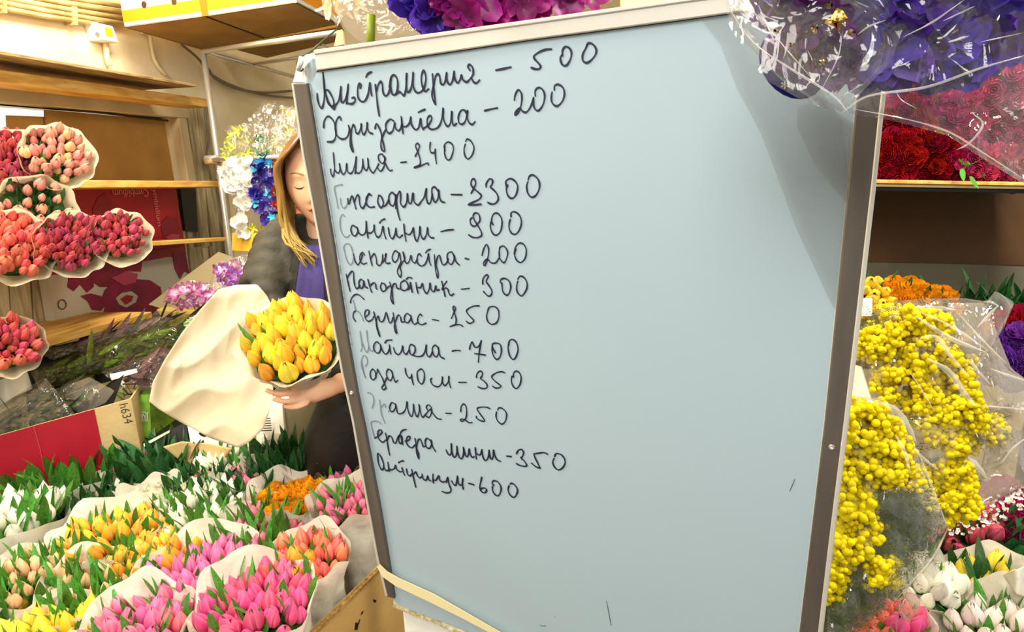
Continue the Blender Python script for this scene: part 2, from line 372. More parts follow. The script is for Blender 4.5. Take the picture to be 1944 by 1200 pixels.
def bunch(label, px, py, Rpx, kd, n=42, z=None, d=None, base=None, H=.36, nleaf=34, lh=.075, lz=0.0, dark=False, wrapm='paper', rim=.03,
          group=None, head=.030, cat='bouquet', name='tulip_bouquet', kd2=None, mix=.0, tilt=(0, 0), part='tulip', lmul=1.0, dz=0.0, lring=1.0, lean=None, rbot=.5):
    c = onz(px, py, z) if z is not None else at(px, py, d)
    dd = depth(c); R = Rpx*dd/FPX
    if base is not None: ax = (c-at(*base)).normalized()
    else: ax = Vector((tilt[0], tilt[1], 1)).normalized()
    q = ax.to_track_quat('Z', 'Y')
    bs = c-ax*H
    root = thing(name, label, cat, bs, q, group)
    away = q.inverted() @ (Vector((c.x-CAM.x, c.y-CAM.y, 0)).normalized() if base is None else Vector((0, 0, 1)))
    away = Vector((away.x, away.y, 0)); away = away.normalized() if away.length > 1e-4 else Vector((0, 1, 0))
    seed = int(px*7+py*13); rnd = random.Random(seed)
    if wrapm: 
        o = wrap_part(root, R, H, seed % 97+1, {'paper': M_paper, 'cream': M_paperc, 'film': M_filmw}[wrapm], away, rim, rbot)
        if wrapm == 'film': o.name = 'plastic_wrap'
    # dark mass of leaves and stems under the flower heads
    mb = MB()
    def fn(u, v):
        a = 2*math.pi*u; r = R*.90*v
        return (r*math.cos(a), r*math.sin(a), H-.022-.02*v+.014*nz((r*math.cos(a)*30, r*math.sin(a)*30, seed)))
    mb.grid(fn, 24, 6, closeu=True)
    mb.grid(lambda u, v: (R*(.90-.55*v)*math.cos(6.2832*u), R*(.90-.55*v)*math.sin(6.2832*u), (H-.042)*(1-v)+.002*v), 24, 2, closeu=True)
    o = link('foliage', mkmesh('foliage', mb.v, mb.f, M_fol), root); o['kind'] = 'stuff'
    ln_ = q.inverted() @ Vector(lean) if lean else Vector((0, 0, 0))
    ms = KIND[kd]; ms2 = KIND[kd2] if kd2 else None
    for i in range(n):
        r = R*.93*math.sqrt((i+.5)/n); a = i*2.39996+rnd.uniform(-.12, .12)
        me = rnd.choice(ms2 if (ms2 and rnd.random() < mix) else ms)
        s = head*rnd.uniform(.82, 1.15)
        loc = Vector((r*math.cos(a), r*math.sin(a), H-.014+rnd.uniform(-.016, .014)+dz-.012*(r/R)**2))
        tx = .35*r/R
        dirv = (Vector((math.cos(a)*tx+rnd.uniform(-.16, .16), math.sin(a)*tx+rnd.uniform(-.16, .16), 1))+ln_).normalized()
        Q = dirv.to_track_quat('Z', 'Y') @ Quaternion((0, 0, 1), rnd.uniform(0, 6.28))
        link(part, me, root, Matrix.Translation(loc) @ Q.to_matrix().to_4x4() @ Matrix.Diagonal((s, s, s, 1)))
    for i in range(nleaf):
        r = R*.88*math.sqrt((i+.5)/nleaf)*lring; a = i*2.39996*1.7+rnd.uniform(-.3, .3)
        L = lh*rnd.uniform(.75, 1.25); lw = rnd.uniform(.8, 1.2)*lmul
        tx = .3*r/R+.05
        loc = Vector((r*math.cos(a), r*math.sin(a), H-.035+lz+rnd.uniform(-.008, .008)))
        dirv = (Vector((math.cos(a)*tx+rnd.uniform(-.2, .2), math.sin(a)*tx+rnd.uniform(-.2, .2), 1))+ln_).normalized()
        Q = dirv.to_track_quat('Z', 'Y') @ Quaternion((0, 0, 1), rnd.uniform(0, 6.28))
        link('leaf', rnd.choice(LEAVESD if dark else LEAVES), root, Matrix.Translation(loc) @ Q.to_matrix().to_4x4() @ Matrix.Diagonal((L*lw, L, L, 1)))
    return root
def pillow(name, poly, d, bf, bb, m, parent, rings=9, per=90, wr=.006, seed=0, wfreq=26, wrinkle_dirs=5, build=True):
    """closed inflated sleeve of film: outline in pixels at depth d (number or per-vertex list), bulging bf towards and bb away from the viewer"""
    P = [at(x, y, d[i] if isinstance(d, (list, tuple)) else d) for i, (x, y) in enumerate(poly)]
    n = len(P); L = [(P[(i+1) % n]-P[i]).length for i in range(n)]; T = sum(L); out = []
    for k in range(per):
        t = T*k/per; i = 0
        while t > L[i] and i < n-1: t -= L[i]; i += 1
        out.append(P[i].lerp(P[(i+1) % n], t/L[i]))
    c = sum(out, Vector())/per; vd = (c-CAM).normalized()
    mb = MB()
    def surf(s, k, sgn, B):
        p = c.lerp(out[k], s); h = B*math.sqrt(max(0, 1-s**2.2))
        q = p*wfreq
        h += wr*(1-s**6)*(abs(nz((q.x*.5+seed, q.y*.5, q.z*.5)))*3-1) + wr*.9*(1-s**6)*(abs(nz((q.x*1.7+seed+9, q.z*.6, q.x*.4+q.z*.3)))*2.4-.8)
        return p+vd*(h*sgn)
    for sgn, B in ((-1, bf), (1, bb)):
        b = len(mb.v); mb.v.append(surf(0, 0, sgn, B))
        for j in range(1, rings+1):
            for k in range(per): mb.v.append(surf((j/rings)**.8, k, sgn, B))
        for k in range(per): mb.f.append((b, b+1+k, b+1+(k+1) % per)); mb.mi.append(0)
        for j in range(rings-1):
            for k in range(per):
                x = b+1+j*per
                mb.f.append((x+k, x+per+k, x+per+(k+1) % per, x+(k+1) % per)); mb.mi.append(0)
    return mb.build(name, m, parent, smooth=True)
def fold_highlights(root, lst, d, m, name='fold_highlight'):
    for pts, wd in lst:
        q = catmull([(x, y, 0) for x, y in pts], 6) if len(pts) > 2 else [Vector((*pts[0], 0)).lerp(Vector((*pts[-1], 0)), i/6) for i in range(7)]
        n = len(q); mb = MB()
        def fn(u, v):
            i = min(n-1, int(round(v*(n-1)))); t = q[min(i+1, n-1)]-q[max(i-1, 0)]; t.normalize(); s = (u-.5)*wd*(.25+math.sin(3.1416*v))*(1+.5*nz((v*5, wd, pts[0][0])))
            return at(q[i].x-t.y*s, q[i].y+t.x*s, d+.002*math.cos((u-.5)*3.14)*-1+.004*nz((v*4+pts[0][1], u, 0)))
        mb.grid(fn, 3, n-1); mb.build(name, m, root, smooth=True)
def inpoly(x, y, poly):
    c = False; n = len(poly); j = n-1
    for i in range(n):
        if ((poly[i][1] > y) != (poly[j][1] > y)) and (x < (poly[j][0]-poly[i][0])*(y-poly[i][1])/(poly[j][1]-poly[i][1])+poly[i][0]): c = not c
        j = i
    return c
def scatter(root, poly, n, d0, d1, meshes, size, name, seed=1, face=.5, smin=.75, smax=1.25, up=None, mind=0):
    rnd = random.Random(seed); Mi = ROOTM[root.name].inverted(); out = []
    xs = [p[0] for p in poly]; ys = [p[1] for p in poly]; k = 0; t = 0
    while k < n and t < n*60:
        t += 1
        x = rnd.uniform(min(xs), max(xs)); y = rnd.uniform(min(ys), max(ys))
        if not inpoly(x, y, poly): continue
        if mind and any((x-a)**2+(y-b)**2 < mind*mind for a, b in out): continue
        out.append((x, y)); k += 1
        p = at(x, y, rnd.uniform(d0, d1)); s = size*rnd.uniform(smin, smax)
        dv = (up if up else -(p-CAM).normalized())+Vector((rnd.uniform(-face, face), rnd.uniform(-face, face), rnd.uniform(-face, face)))
        Q = dv.normalized().to_track_quat('Z', 'Y') @ Quaternion((0, 0, 1), rnd.uniform(0, 6.28))
        link(name, rnd.choice(meshes), root, Mi @ (Matrix.Translation(p) @ Q.to_matrix().to_4x4() @ Matrix.Diagonal((s, s, s, 1))))
def quadface(mb, pts, ext, mi=0): mb.prism([Vector(p) for p in pts], ext, mi)
def carton(name, label, face, ext, m, mtop=None, open_top=True, cat='box', group=None, th=.006):
    """box from a front face quad (tl,tr,br,bl) and a vector to its back; open on top"""
    a, b, c, d_ = [Vector(p) for p in face]; e = Vector(ext)
    root = thing(name, label, cat, (c+d_+c+e+d_+e)/4, None, group)
    n = e.normalized()*th
    m1 = MB(); m1.hexa(a, b, c, d_, n); m1.build('front_panel', m, root)
    m1 = MB(); m1.hexa(a+e, b+e, c+e, d_+e, -n); m1.build('back_panel', mtop or m, root)
    r = (b-a).normalized()*th
    m1 = MB(); m1.hexa(a+n, a+e-n, d_+e-n, d_+n, r); m1.build('side_panel', mtop or m, root)
    m1 = MB(); m1.hexa(b+n, b+e-n, c+e-n, c+n, -r); m1.build('side_panel', mtop or m, root)
    m1 = MB(); m1.hexa(d_+n, c+n, c+e-n, d_+e-n, (a-d_).normalized()*th); m1.build('bottom_panel', mtop or m, root)
    if not open_top:
        m1 = MB(); m1.hexa(a, b, b+e, a+e, (a-d_).normalized()*th); m1.build('lid', mtop or m, root)
    return root
Zv = Vector((0, 0, 1)); Xv = Vector((1, 0, 0)); Yv = Vector((0, 1, 0))
# ================================================================== the setting
def wallpt(t, z, off=0.0): return Vector((LW0.x, LW0.y, 0))+LWD*t+LWN*off+Zv*z
mb = MB(); mb.hexa(Vector((-4, -3, 0)), Vector((3.2, -3, 0)), Vector((3.2, 6, 0)), Vector((-4, 6, 0)), Vector((0, 0, -.1)))
struct(mb.build('floor', M_floor))
mb = MB(); mb.hexa(Vector((-4, -3, 3.05)), Vector((3.2, -3, 3.05)), Vector((3.2, 6, 3.05)), Vector((-4, 6, 3.05)), Vector((0, 0, .1)))
struct(mb.build('ceiling', M_wall))
a = onl(-60, 190); b = onl(322, 226)
t0, t1 = (a-LW0).dot(LWD), (b-LW0).dot(LWD); z1 = (a.z+b.z)/2; z0 = onl(335, 345).z-.02
mb = MB(); E_ = -LWN*.12
for (ta, tb, za, zb) in ((-5, t0, 0, 3.05), (t1, 2.6, 0, 3.05), (t0, t1, 0, z0), (t0, t1, z1, 3.05)):
    mb.hexa(wallpt(ta, za), wallpt(tb, za), wallpt(tb, zb), wallpt(ta, zb), E_)
WL = struct(mb.build('wall_left', M_wall)); ROOTM[WL.name] = Matrix()
mb = MB(); mb.hexa(Vector((-4, 5.9, 0)), Vector((3.2, 5.9, 0)), Vector((3.2, 5.9, 3.05)), Vector((-4, 5.9, 3.05)), Vector((0, .1, 0)))
struct(mb.build('wall_back', M_wall))
# window with frame, lit daylight outside and cardboard sheets set into it
mb = MB()
fz = .05
for (ta, tb, za, zb) in ((t0-.05, t1+.09, z1, z1+.055), (t1, t1+.07, z0, z1), (t0-.06, t0, z0, z1)):
    mb.hexa(wallpt(ta, za, fz), wallpt(tb, za, fz), wallpt(tb, zb, fz), wallpt(ta, zb, fz), -LWN*.1)
WF = struct(mb.build('window_1', mat('beige window frame', 'cdbb94', .6, col2='b5a27a', nscale=4, bump=.1), bevel=.004))
ROOTM[WF.name] = Matrix()
mb = MB(); mb.hexa(wallpt(t0, z0, -.1), wallpt(t1, z0, -.1), wallpt(t1, z1, -.1), wallpt(t0, z1, -.1), -LWN*.004)
mb.build('pane', mat('daylight pane', 'dbe6f2', .3, emis=.75), WF)
for (x0, x1, yt0, yt1) in ((14, 93, 219, 222), (86, 330, 208, 230)):
    mb = MB(); o_ = -.03 if x0 > 50 else -.04
    mb.prism([onl(x0, yt0, o_), onl(x1, yt1, o_), onl(x1+14, 350, o_), onl(x0+6, 350, o_)], -LWN*.008)
    mb.build('cardboard_sheet', M_card, WF)
mb = MB(); mb.tube([onl(12, 192, .03), onl(318, 229, .03)], .006, 6); mb.build('window_bar', M_black, WF)
# grooved weathered planks lining the wall around the carton sheets
for (xa, xb, yt, yb, xs) in ((-30, 4, 350, 680, 20), (6, 44, 350, 670, 22), (47, 82, 350, 660, 24), (84, 108, 350, 650, 26), (332, 352, 205, 470, 36), (354, 372, 200, 470, 32), (376, 404, 195, 560, 30), (346, 372, 352, 560, 22), (408, 432, 340, 560, 18)):
    mb = MB(); mb.prism([onl(xa, yt, .012), onl(xb, yt+2, .012), onl(xb+xs, yb-3, .012), onl(xa+xs, yb, .012)], -LWN*.012)
    mb.build('plank', M_slat, WL)
mb = MB(); mb.prism([onl(342, 356, .03), onl(371, 358, .03), onl(376, 440, .03), onl(352, 438, .03)], -LWN*.018); mb.build('metal_bracket', M_black, WL)
# conduits along the top of the wall, hanging cables, junction box
cm = mat('yellowed conduit', 'cdbb85', .5, col2='a8935a', nscale=9)
for i, y in enumerate((-28, -17, -6, 4, 14)):
    a = onl(-60, y-11, .03); b = onl(242 if i < 4 else 183, y+.172*(242 if i < 4 else 183), .03)
    mb = MB(); mb.tube([a, (a+b)/2+Vector((0, 0, -.004)), b], .0105, 8)
    tag(mb.build('conduit', cm, smooth=True), 'yellowed plastic conduit running along the wall top, %s' % ('topmost of five', 'second from the top', 'middle one of five', 'fourth from the top', 'lowest, ending at the junction box')[i], 'pipe', 'conduits along the wall top')
for x in (140, 6):
    mb = MB(); mb.hexa(onl(x, -12+x*.17, .045), onl(x+7, -11+x*.17, .045), onl(x+8, 24+x*.17, .045), onl(x+1, 23+x*.17, .045), -LWN*.045)
    o = mb.build('conduit_clip', cm, WL)
r_ = thing('junction_box', 'cream plastic junction box with a yellow sticker on the wall', 'electrical box', onl(203, 64, 0))
mb = MB(); mb.prism([onl(181, 42, .06), onl(215, 50, .06), onl(226, 82, .06), onl(192, 76, .06)], -LWN*.06); mb.build('housing', M_white, r_, bevel=.004)
mb = MB(); mb.prism([onl(200, 51, .063), onl(212, 54, .063), onl(215, 70, .063), onl(202, 67, .063)], -LWN*.004); mb.build('sticker', mat('yellow sticker', 'f0d818', .5), r_)
mb = MB(); mb.tube([onl(185, 65, .068), onl(185, 65, .05)], .009, 10); mb.build('cable_entry', mat('grey rubber', '77736a', .6), r_)
cabm = mat('cream cable', 'd8c9a0', .5); cabd = mat('grey cable', '77705f', .5)
def cable(pts, off, r, m, label, grp='cables on the left wall'):
    mb = MB(); mb.tube(catmull([onl(x, y, off) for x, y in pts], 5), r, 7); return tag(mb.build('cable', m, smooth=True), label, 'cable', grp)
cable([(200, 80), (202, 95), (203, 110), (208, 125)], .02, .012, cabm, 'cream cable dropping from the junction box')
cable([(268, 60), (283, 66), (287, 85), (292, 110), (303, 130), (315, 142)], .015, .009, cabm, 'cream cable looping down right of the junction box')
cable([(395, 130), (410, 150), (450, 168), (500, 176), (560, 172)], .05, .008, cabd, 'grey cable sagging behind the chrome upright, lower one')
cable([(345, 85), (375, 110), (400, 140), (440, 162), (500, 180), (560, 186)], .04, .007, cabd, 'grey cable curving down from the cartons, upper one')
cable([(394, 200), (390, 230), (396, 262), (392, 300), (400, 340)], .03, .006, cabd, 'thin dark cable hanging straight beside the chrome upright')
# shelf boards (front top edge in the wall's frame)
def board(px, off, th, m, label, name='shelf_board', back=0.0):
    a, b = onl(px[0], px[1], off), onl(px[2], px[3], off)
    mb = MB(); e = -LWN*(off-back-.014)
    mb.hexa(a, b, b-Zv*th, a-Zv*th, e)
    return tag(mb.build(name, m, bevel=.002), label, 'shelf')
board((-60, 86, 372, 160), .34, .012, M_woodd, 'rough grey upper shelf board above the window')
board((-60, 124, 396, 188), .26, .04, M_wood, 'pine plank shelf just above the window frame', back=.12)
board((-40, 341, 449, 344), .32, .028, M_wood, 'pale pine shelf board below the cardboard-filled window')
board((-30, 478, 441, 450), .32, .018, M_wood, 'pine shelf board across the crimson orchid carton')
board((-60, 684, 288, 592), .34, .026, M_wood, 'lowest pine shelf board under the crimson orchid carton')
mb = MB(); mb.hexa(onl(212, 102, .37), onl(330, 126, .37), onl(326, 136, .37), onl(240, 119, .37), -LWN*.02)
# crimson orchid cartons standing flat against the wall
def flatcard(name, label, quad, off, m, prints, texts=()):
    P = [onl(x, y, off) for x, y in quad]
    root = thing(name, label, 'box', (P[2]+P[3])/2)
    mb = MB(); mb.prism(P, -LWN*(off-.014)); pnl = mb.build('panel', m, root)
    for i, (nm, pm, poly) in enumerate(prints):
        mb = MB(); mb.prism([onl(x, y, off+.0022+.0004*i) for x, y in poly], -LWN*.0016); mb.build(nm, pm, pnl)
    for (t, sz, x, y, rx, ry) in texts:
        c = onl(x, y, off+.006); r = onl(x+rx, y+ry, off+.006)-c
        put_text(t, sz, c, r, LWN.cross(r), M_mag if t == '@' else mat('pale pink print', 'e48a92', .5), root)
    return root
petp = mat('dark orchid print', '8f0f28', .5); wp = mat('off white print', 'cdc4ae', .6); pp = mat('pale petal print', 'c4405c', .5)
flatcard('orchid_carton', 'crimson carton sheet with upside-down orchid name, below the window', [(84, 360), (333, 353), (352, 470), (95, 500)], .05, M_red,
    [('printed_petal', petp, [(176, 396), (186, 375), (200, 366), (212, 385), (228, 402), (222, 430), (190, 428), (178, 415)]),
     ('printed_petal', petp, [(305, 425), (318, 410), (334, 412), (343, 440), (330, 458), (310, 452)]),
     ('printed_orchid_lip', pp, [(316, 450), (328, 444), (341, 446), (340, 456), (322, 458)])],
    [('Cymbidium', .05, 249, 366, -50, 1), ('Cymbidium', .046, 297, 388, 6, 40)])
pk = mat('orchid magenta print', '9c1344', .5, col2='7d0f30', nscale=14)
flatcard('orchid_carton', 'white carton sheet with crimson orchid blossoms above the lowest shelf board', [(86, 504), (352, 468), (368, 588), (106, 622)], .055, wp,
    [('printed_band', M_red, [(86, 503), (352, 467), (354, 500), (338, 488), (318, 488), (270, 497), (268, 516), (235, 515), (180, 500), (130, 520), (90, 523)]),
     ('printed_petal', pk, [(122, 505), (180, 500), (178, 545), (165, 556), (152, 540), (140, 553), (128, 545), (130, 530)]),
     ('printed_petal', pk, [(160, 498), (268, 500), (262, 516), (235, 512), (242, 530), (225, 532), (205, 545), (190, 545), (175, 535)]),
     ('printed_petal', pk, [(153, 562), (172, 557), (192, 562), (200, 580), (192, 590), (175, 588), (167, 572)]),
     ('printed_petal', pk, [(200, 550), (230, 525), (262, 530), (285, 532), (305, 545), (310, 575), (290, 596), (190, 610), (200, 585), (192, 570)]),
     ('printed_petal', pk, [(328, 480), (352, 478), (360, 520), (350, 515), (342, 530), (332, 510)]),
     ('printed_lip', wp, [(220, 566), (232, 556), (250, 553), (262, 562), (258, 574), (240, 584), (226, 578)]),
     ('printed_lip_centre', M_red, [(228, 568), (240, 560), (254, 562), (250, 572), (238, 579)]),
     ('printed_petal', pp, [(212, 528), (240, 515), (262, 520), (258, 536), (236, 542)])])
for x_, y_, s_ in ((118, 578, .012),):
    mb = MB(); c = onl(x_, y_, .06)
    mb.tube(catmull([c+LWD*math.cos(a)*s_*1.6+Zv*math.sin(a)*s_*1.6 for a in [i*.7 for i in range(10)]], 3), .0018, 5)
    tag(mb.build('carton_emblem', M_cardd, bpy.data.objects['orchid_carton.001']), None, None)
# chrome rack
def rod(name, pts, r, label):
    mb = MB(); mb.tube(pts, r, 12); return mb.build(name, M_chrome, RACK, smooth=True)
u0 = onl(386, 98, .38); u1 = onl(437, 480, .38)
RACK = thing('chrome_rack', 'chrome tube rack standing at the left wall and carrying cartons', 'rack', Vector((u1.x, u1.y, 0)))
low = u1.copy(); low.z = 0
rod('upright', [u0, u1, low], .013, '')
ztop = u0.z
rod('upper_rail', [u0, at(640, 62, depth(u0)*.8)], .011, '')
rod('upper_rail', [u0+Vector((0, 0, .0)), onl(560, 146, .38)], .010, '')
rod('upper_rail', [onl(480, 122, .38), at(640, 98, 3.0)], .009, '')
rr = onl(398, 303, .36)
rod('hanging_rail', [rr, at(562, 297, depth(rr)*.93)], .011, '')
rod('hanging_rail', [onl(398, 308, .36), onl(398, 308, .02)], .010, '')
mb = MB(); mb.tube([rr+Vector((-.02, 0, 0)), rr+Vector((.05, 0, 0))], .02, 10); mb.build('clamp', M_chrome, RACK, smooth=True)
# white and orange cartons on the rack, seen from below
def topcarton(q, label, z, h, m_in=M_card):
    P = [onz(x, y, z) for x, y in q]
    root = thing('flower_carton', label, 'box', sum(P, Vector())/4, None, 'white and orange cartons on the rack')
    mb = MB(); mb.prism(P, Zv*.006); mb.build('bottom_panel', m_in, root)
    for i in range(4):
        a, b = P[i], P[(i+1) % 4]; out = (b-a).cross(Zv).normalized()
        if out.dot((a+b)/2-sum(P, Vector())/4) < 0: out = -out
        mb = MB(); mb.hexa(a, b, b+Zv*h, a+Zv*h, out*-.006); f = mb.build('side_panel', M_white, root)
        mb = MB(); mb.hexa(a+Zv*.02, b+Zv*.02, b+Zv*.068, a+Zv*.068, out*.0015); mb.build('orange_band', M_orange, f)
    return root, P
zc = onz(385, 95, 2.25).z
c1, P1 = topcarton([(237, 52), (389, 31), (503, 73), (385, 95)], 'white carton with orange band overhead, left one of two', 2.25, .2)
c2, P2 = topcarton([(391, 31), (562, 5), (642, 46), (505, 73)], 'white carton with orange band overhead, right one beside the board', 2.25, .2)
for i, (x, y) in enumerate(((274, 9), (331, 3))):
    a, b = P1[0], P1[1]; n = (b-a).cross(Zv).normalized(); n = n if n.dot(CAM-a) > 0 else -n
    r = ray(x, y); q = CAM+r*((a-CAM).dot(n)/r.dot(n))
    mb = MB(); mb.tube([q+n*.001, q+n*.003], .014, 14); mb.build('hand_hole', M_cardd, c1)
a = P1[1]; mb = MB(); n = (P1[1]-P1[0]).cross(Zv).normalized(); n = n if n.dot(CAM-a) > 0 else -n
e = (P1[1]-P1[0]).normalized()
mb.hexa(a-e*.012+n*.003, a+e*.02+n*.003, a+e*.02+n*.003+Zv*.13, a-e*.02+n*.003+Zv*.13, -n*.002); mb.build('orange_tape', mat('dark orange tape', 'e06a08', .5), c1)
put_text('TW', .03, (P1[0]+e*.33+n*.005+Zv*.09), e, Zv, mat('grey print', '8a8a85', .6), c1)
P = [onz(x, y, 2.30) for x, y in ((424, 88), (640, 52), (655, 76), (506, 110))]
mb = MB(); mb.prism(P, Zv*.05); tag(mb.build('cardboard_tray', M_card), 'flat brown cardboard tray on the rack behind the white cartons', 'box')
# ================================================================== price board
TL, TR, BR, BL = (545, 104), (1708, -58), (1541, 1373), (734, 1140)
A_ = [ray(*p) for p in (TL, TR, BR, BL)]
Mx = Matrix((A_[1], -A_[2], A_[3])).transposed(); dd_ = Mx.inverted() @ A_[0]
sc_ = .7/((A_[1]*dd_[0]-A_[0]).length)
CO = [CAM+A_[0]*sc_, CAM+A_[1]*dd_[0]*sc_, CAM+A_[2]*dd_[1]*sc_, CAM+A_[3]*dd_[2]*sc_]
BX = (CO[1]-CO[0]).normalized(); BN = BX.cross(CO[3]-CO[0]).normalized()
if BN.dot(CAM-CO[0]) < 0: BN = -BN
BY = (CO[0]-CO[3]).normalized()
def bp(x, y, off=0.0):
    r = ray(x, y); q = CO[0]+BN*off
    return CAM+r*((q-CAM).dot(BN)/r.dot(BN))
BOARD = thing('price_board', 'large whiteboard in an aluminium frame with a handwritten flower price list', 'whiteboard', (CO[2]+CO[3])/2)
LO = [(548, 130), (553, 158), (573, 293), (605, 462), (633, 627), (648, 710), (668, 800), (693, 943), (715, 1063), (732, 1133)]
LI = [(578, 132), (582, 158), (605, 300), (633, 470), (662, 660), (677, 745), (692, 815), (722, 973), (740, 1083), (748, 1137)]
RO = [(1712, -90), (1690, 110), (1676, 224), (1663, 350), (1638, 567), (1611, 800), (1586, 1000), (1562, 1200), (1541, 1373)]
RI = [(1652, -90), (1634, 110), (1623, 223), (1611, 350), (1587, 593), (1566, 800), (1542, 1000), (1518, 1200), (1496, 1373)]
mb = MB()
pan = [bp(x, y, 0) for x, y in ([(578, 128), (592, 112), (1375, 10), (1670, -40)] + [(x+2, y) for x, y in RI[1:]] + [(1200, 1275), (900, 1203), (860, 1188), (800, 1166), (765, 1152), (750, 1143)] + [(x-1, y) for x, y in LI[::-1]][:-1])]
mb.prism(pan, -BN*.011); mb.build('panel', M_board, BOARD)
def strip(name, A, B, m, off, th):
    mb = MB(); n = len(A); a = [bp(x, y, off) for x, y in A]; b = [bp(x, y, off) for x, y in B]
    base = 0; vs = []; fs = []
    for i in range(n): vs += [a[i], b[i], b[i]-BN*th, a[i]-BN*th]
    for i in range(n-1):
        for k in range(4): fs.append((4*i+k, 4*i+(k+1) % 4, 4*i+4+(k+1) % 4, 4*i+4+k))
    fs += [(0, 1, 2, 3), tuple(4*(n-1)+k for k in (3, 2, 1, 0))]
    mb.add(vs, fs); return mb.build(name, m, BOARD, bevel=.0012)
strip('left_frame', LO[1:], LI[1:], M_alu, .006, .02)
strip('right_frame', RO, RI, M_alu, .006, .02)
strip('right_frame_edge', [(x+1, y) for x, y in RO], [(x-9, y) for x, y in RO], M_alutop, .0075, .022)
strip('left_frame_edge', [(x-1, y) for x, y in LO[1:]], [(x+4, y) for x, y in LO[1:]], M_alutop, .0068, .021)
TO = [(595, 97), (800, 68), (1000, 40), (1290, -1), (1400, -16), (1668, -52)]; TI = [(600, 134), (800, 106), (1000, 76), (1290, 38), (1400, 23), (1660, -14)]
strip('top_frame', TO, TI, mat('white coated aluminium', 'd9d8d0', .35, metal=.15, col2='cdccc4', nscale=9), .006, .02)
strip('top_frame_edge', [(x-1, y-2) for x, y in TO], [(x, y+7) for x, y in TO], M_alutop, .008, .022)
mb = MB(); mb.prism([bp(x, y, .0) for x, y in ((566, 118), (580, 104), (597, 100), (612, 134), (600, 140), (592, 160), (575, 156), (556, 156))], -BN*.01)
mb.build('corner_piece', M_foam, BOARD)
dk = mat('dark joint', '3a3530', .7)
for A, B in ((LI[1:], [(x+2.2, y) for x, y in LI[1:]]), ([(x-1, y+0) for x, y in TI], [(x-1, y+3) for x, y in TI])):
    o = strip('joint', A, B, dk, .001, .003)
o = strip('joint', [(x-1.6, y) for x, y in RI], RI, mat('pale joint', 'dcd8d0', .5), .001, .003)
# scratched grey edge of the writing surface
sm = mat('scuffed grey edge', '9aa3a4', .8, col2='c2cdd0', nscale=120)
strip('scuff', [(x+5, y) for x, y in LI[1:5]], [(x+7.5, y) for x, y in LI[1:5]], sm, .0006, .0005)
for x, y in ((668, 746), (1579, 849)):
    c = bp(x, y, .006); mb = MB(); mb.tube([c, c+BN*.0022], [.0036, .0026], 12); mb.tube([c+BN*.0022-BX*.0014, c+BN*.0028+BX*.0014], .0008, 5)
    mb.build('screw', M_chrome, BOARD, smooth=False)
# marks on the writing surface
def pen(strokes, name, m, wpx, parent=BOARD, off=.0009, seed=0):
    mb = MB(); rnd = random.Random(seed)
    for st in strokes:
        q = catmull([(x, y, 0) for x, y in st], 6) if len(st) > 2 else [Vector((*st[0], 0)), (Vector((*st[0], 0))+Vector((*st[-1], 0)))/2, Vector((*st[-1], 0))]
        P = [bp(p.x, p.y, off) for p in q]; n = len(P); vs = []; ph = rnd.uniform(0, 6)
        for i in range(n):
            t = (P[min(i+1, n-1)]-P[max(i-1, 0)])
            t = t.normalized() if t.length > 1e-7 else BX
            s = t.cross(BN); wd = wpx*.43*(1+.16*math.sin(i*.45+ph))/FPX*depth(P[i])
            if i == 0 : vs += [P[i]-t*wd*.8+s*wd*.5, P[i]-t*wd*.8-s*wd*.5]
            vs += [P[i]+s*wd, P[i]-s*wd]
            if i == n-1: vs += [P[i]+t*wd*.8+s*wd*.5, P[i]+t*wd*.8-s*wd*.5]
        mb.add(vs, [(2*i, 2*i+1, 2*i+3, 2*i+2) for i in range(len(vs)//2-1)])
    return mb.build(name, m, parent)
def T(ox, oy, s, txt):
    out = []
    for line in txt.strip().split(';'):
        v = [float(k) for k in line.replace(',', ' ').split()]
        if v: out.append([(ox+v[i]/s, oy+v[i+1]/s) for i in range(0, len(v), 2)])
    return out
z1_ = lambda t: T(590, 90, 5.715, t)
z2_ = lambda t: T(900, 60, 7.058, t)
z3_ = lambda t: T(600, 250, 5.891, t)
z4_ = lambda t: T(830, 320, 8.573, t)
z5_ = lambda t: T(620, 390, 6.314, t)
z6_ = lambda t: T(800, 450, 6.665, t)
z7_ = lambda t: T(640, 540, 7.058, t)
z8_ = lambda t: T(660, 660, 7.5, t)
z9_ = lambda t: T(820, 560, 8.57, t)
zA_ = lambda t: T(830, 690, 9.232, t)
zB_ = lambda t: T(690, 780, 7.057, t)
zC_ = lambda t: T(830, 820, 7.477, t)
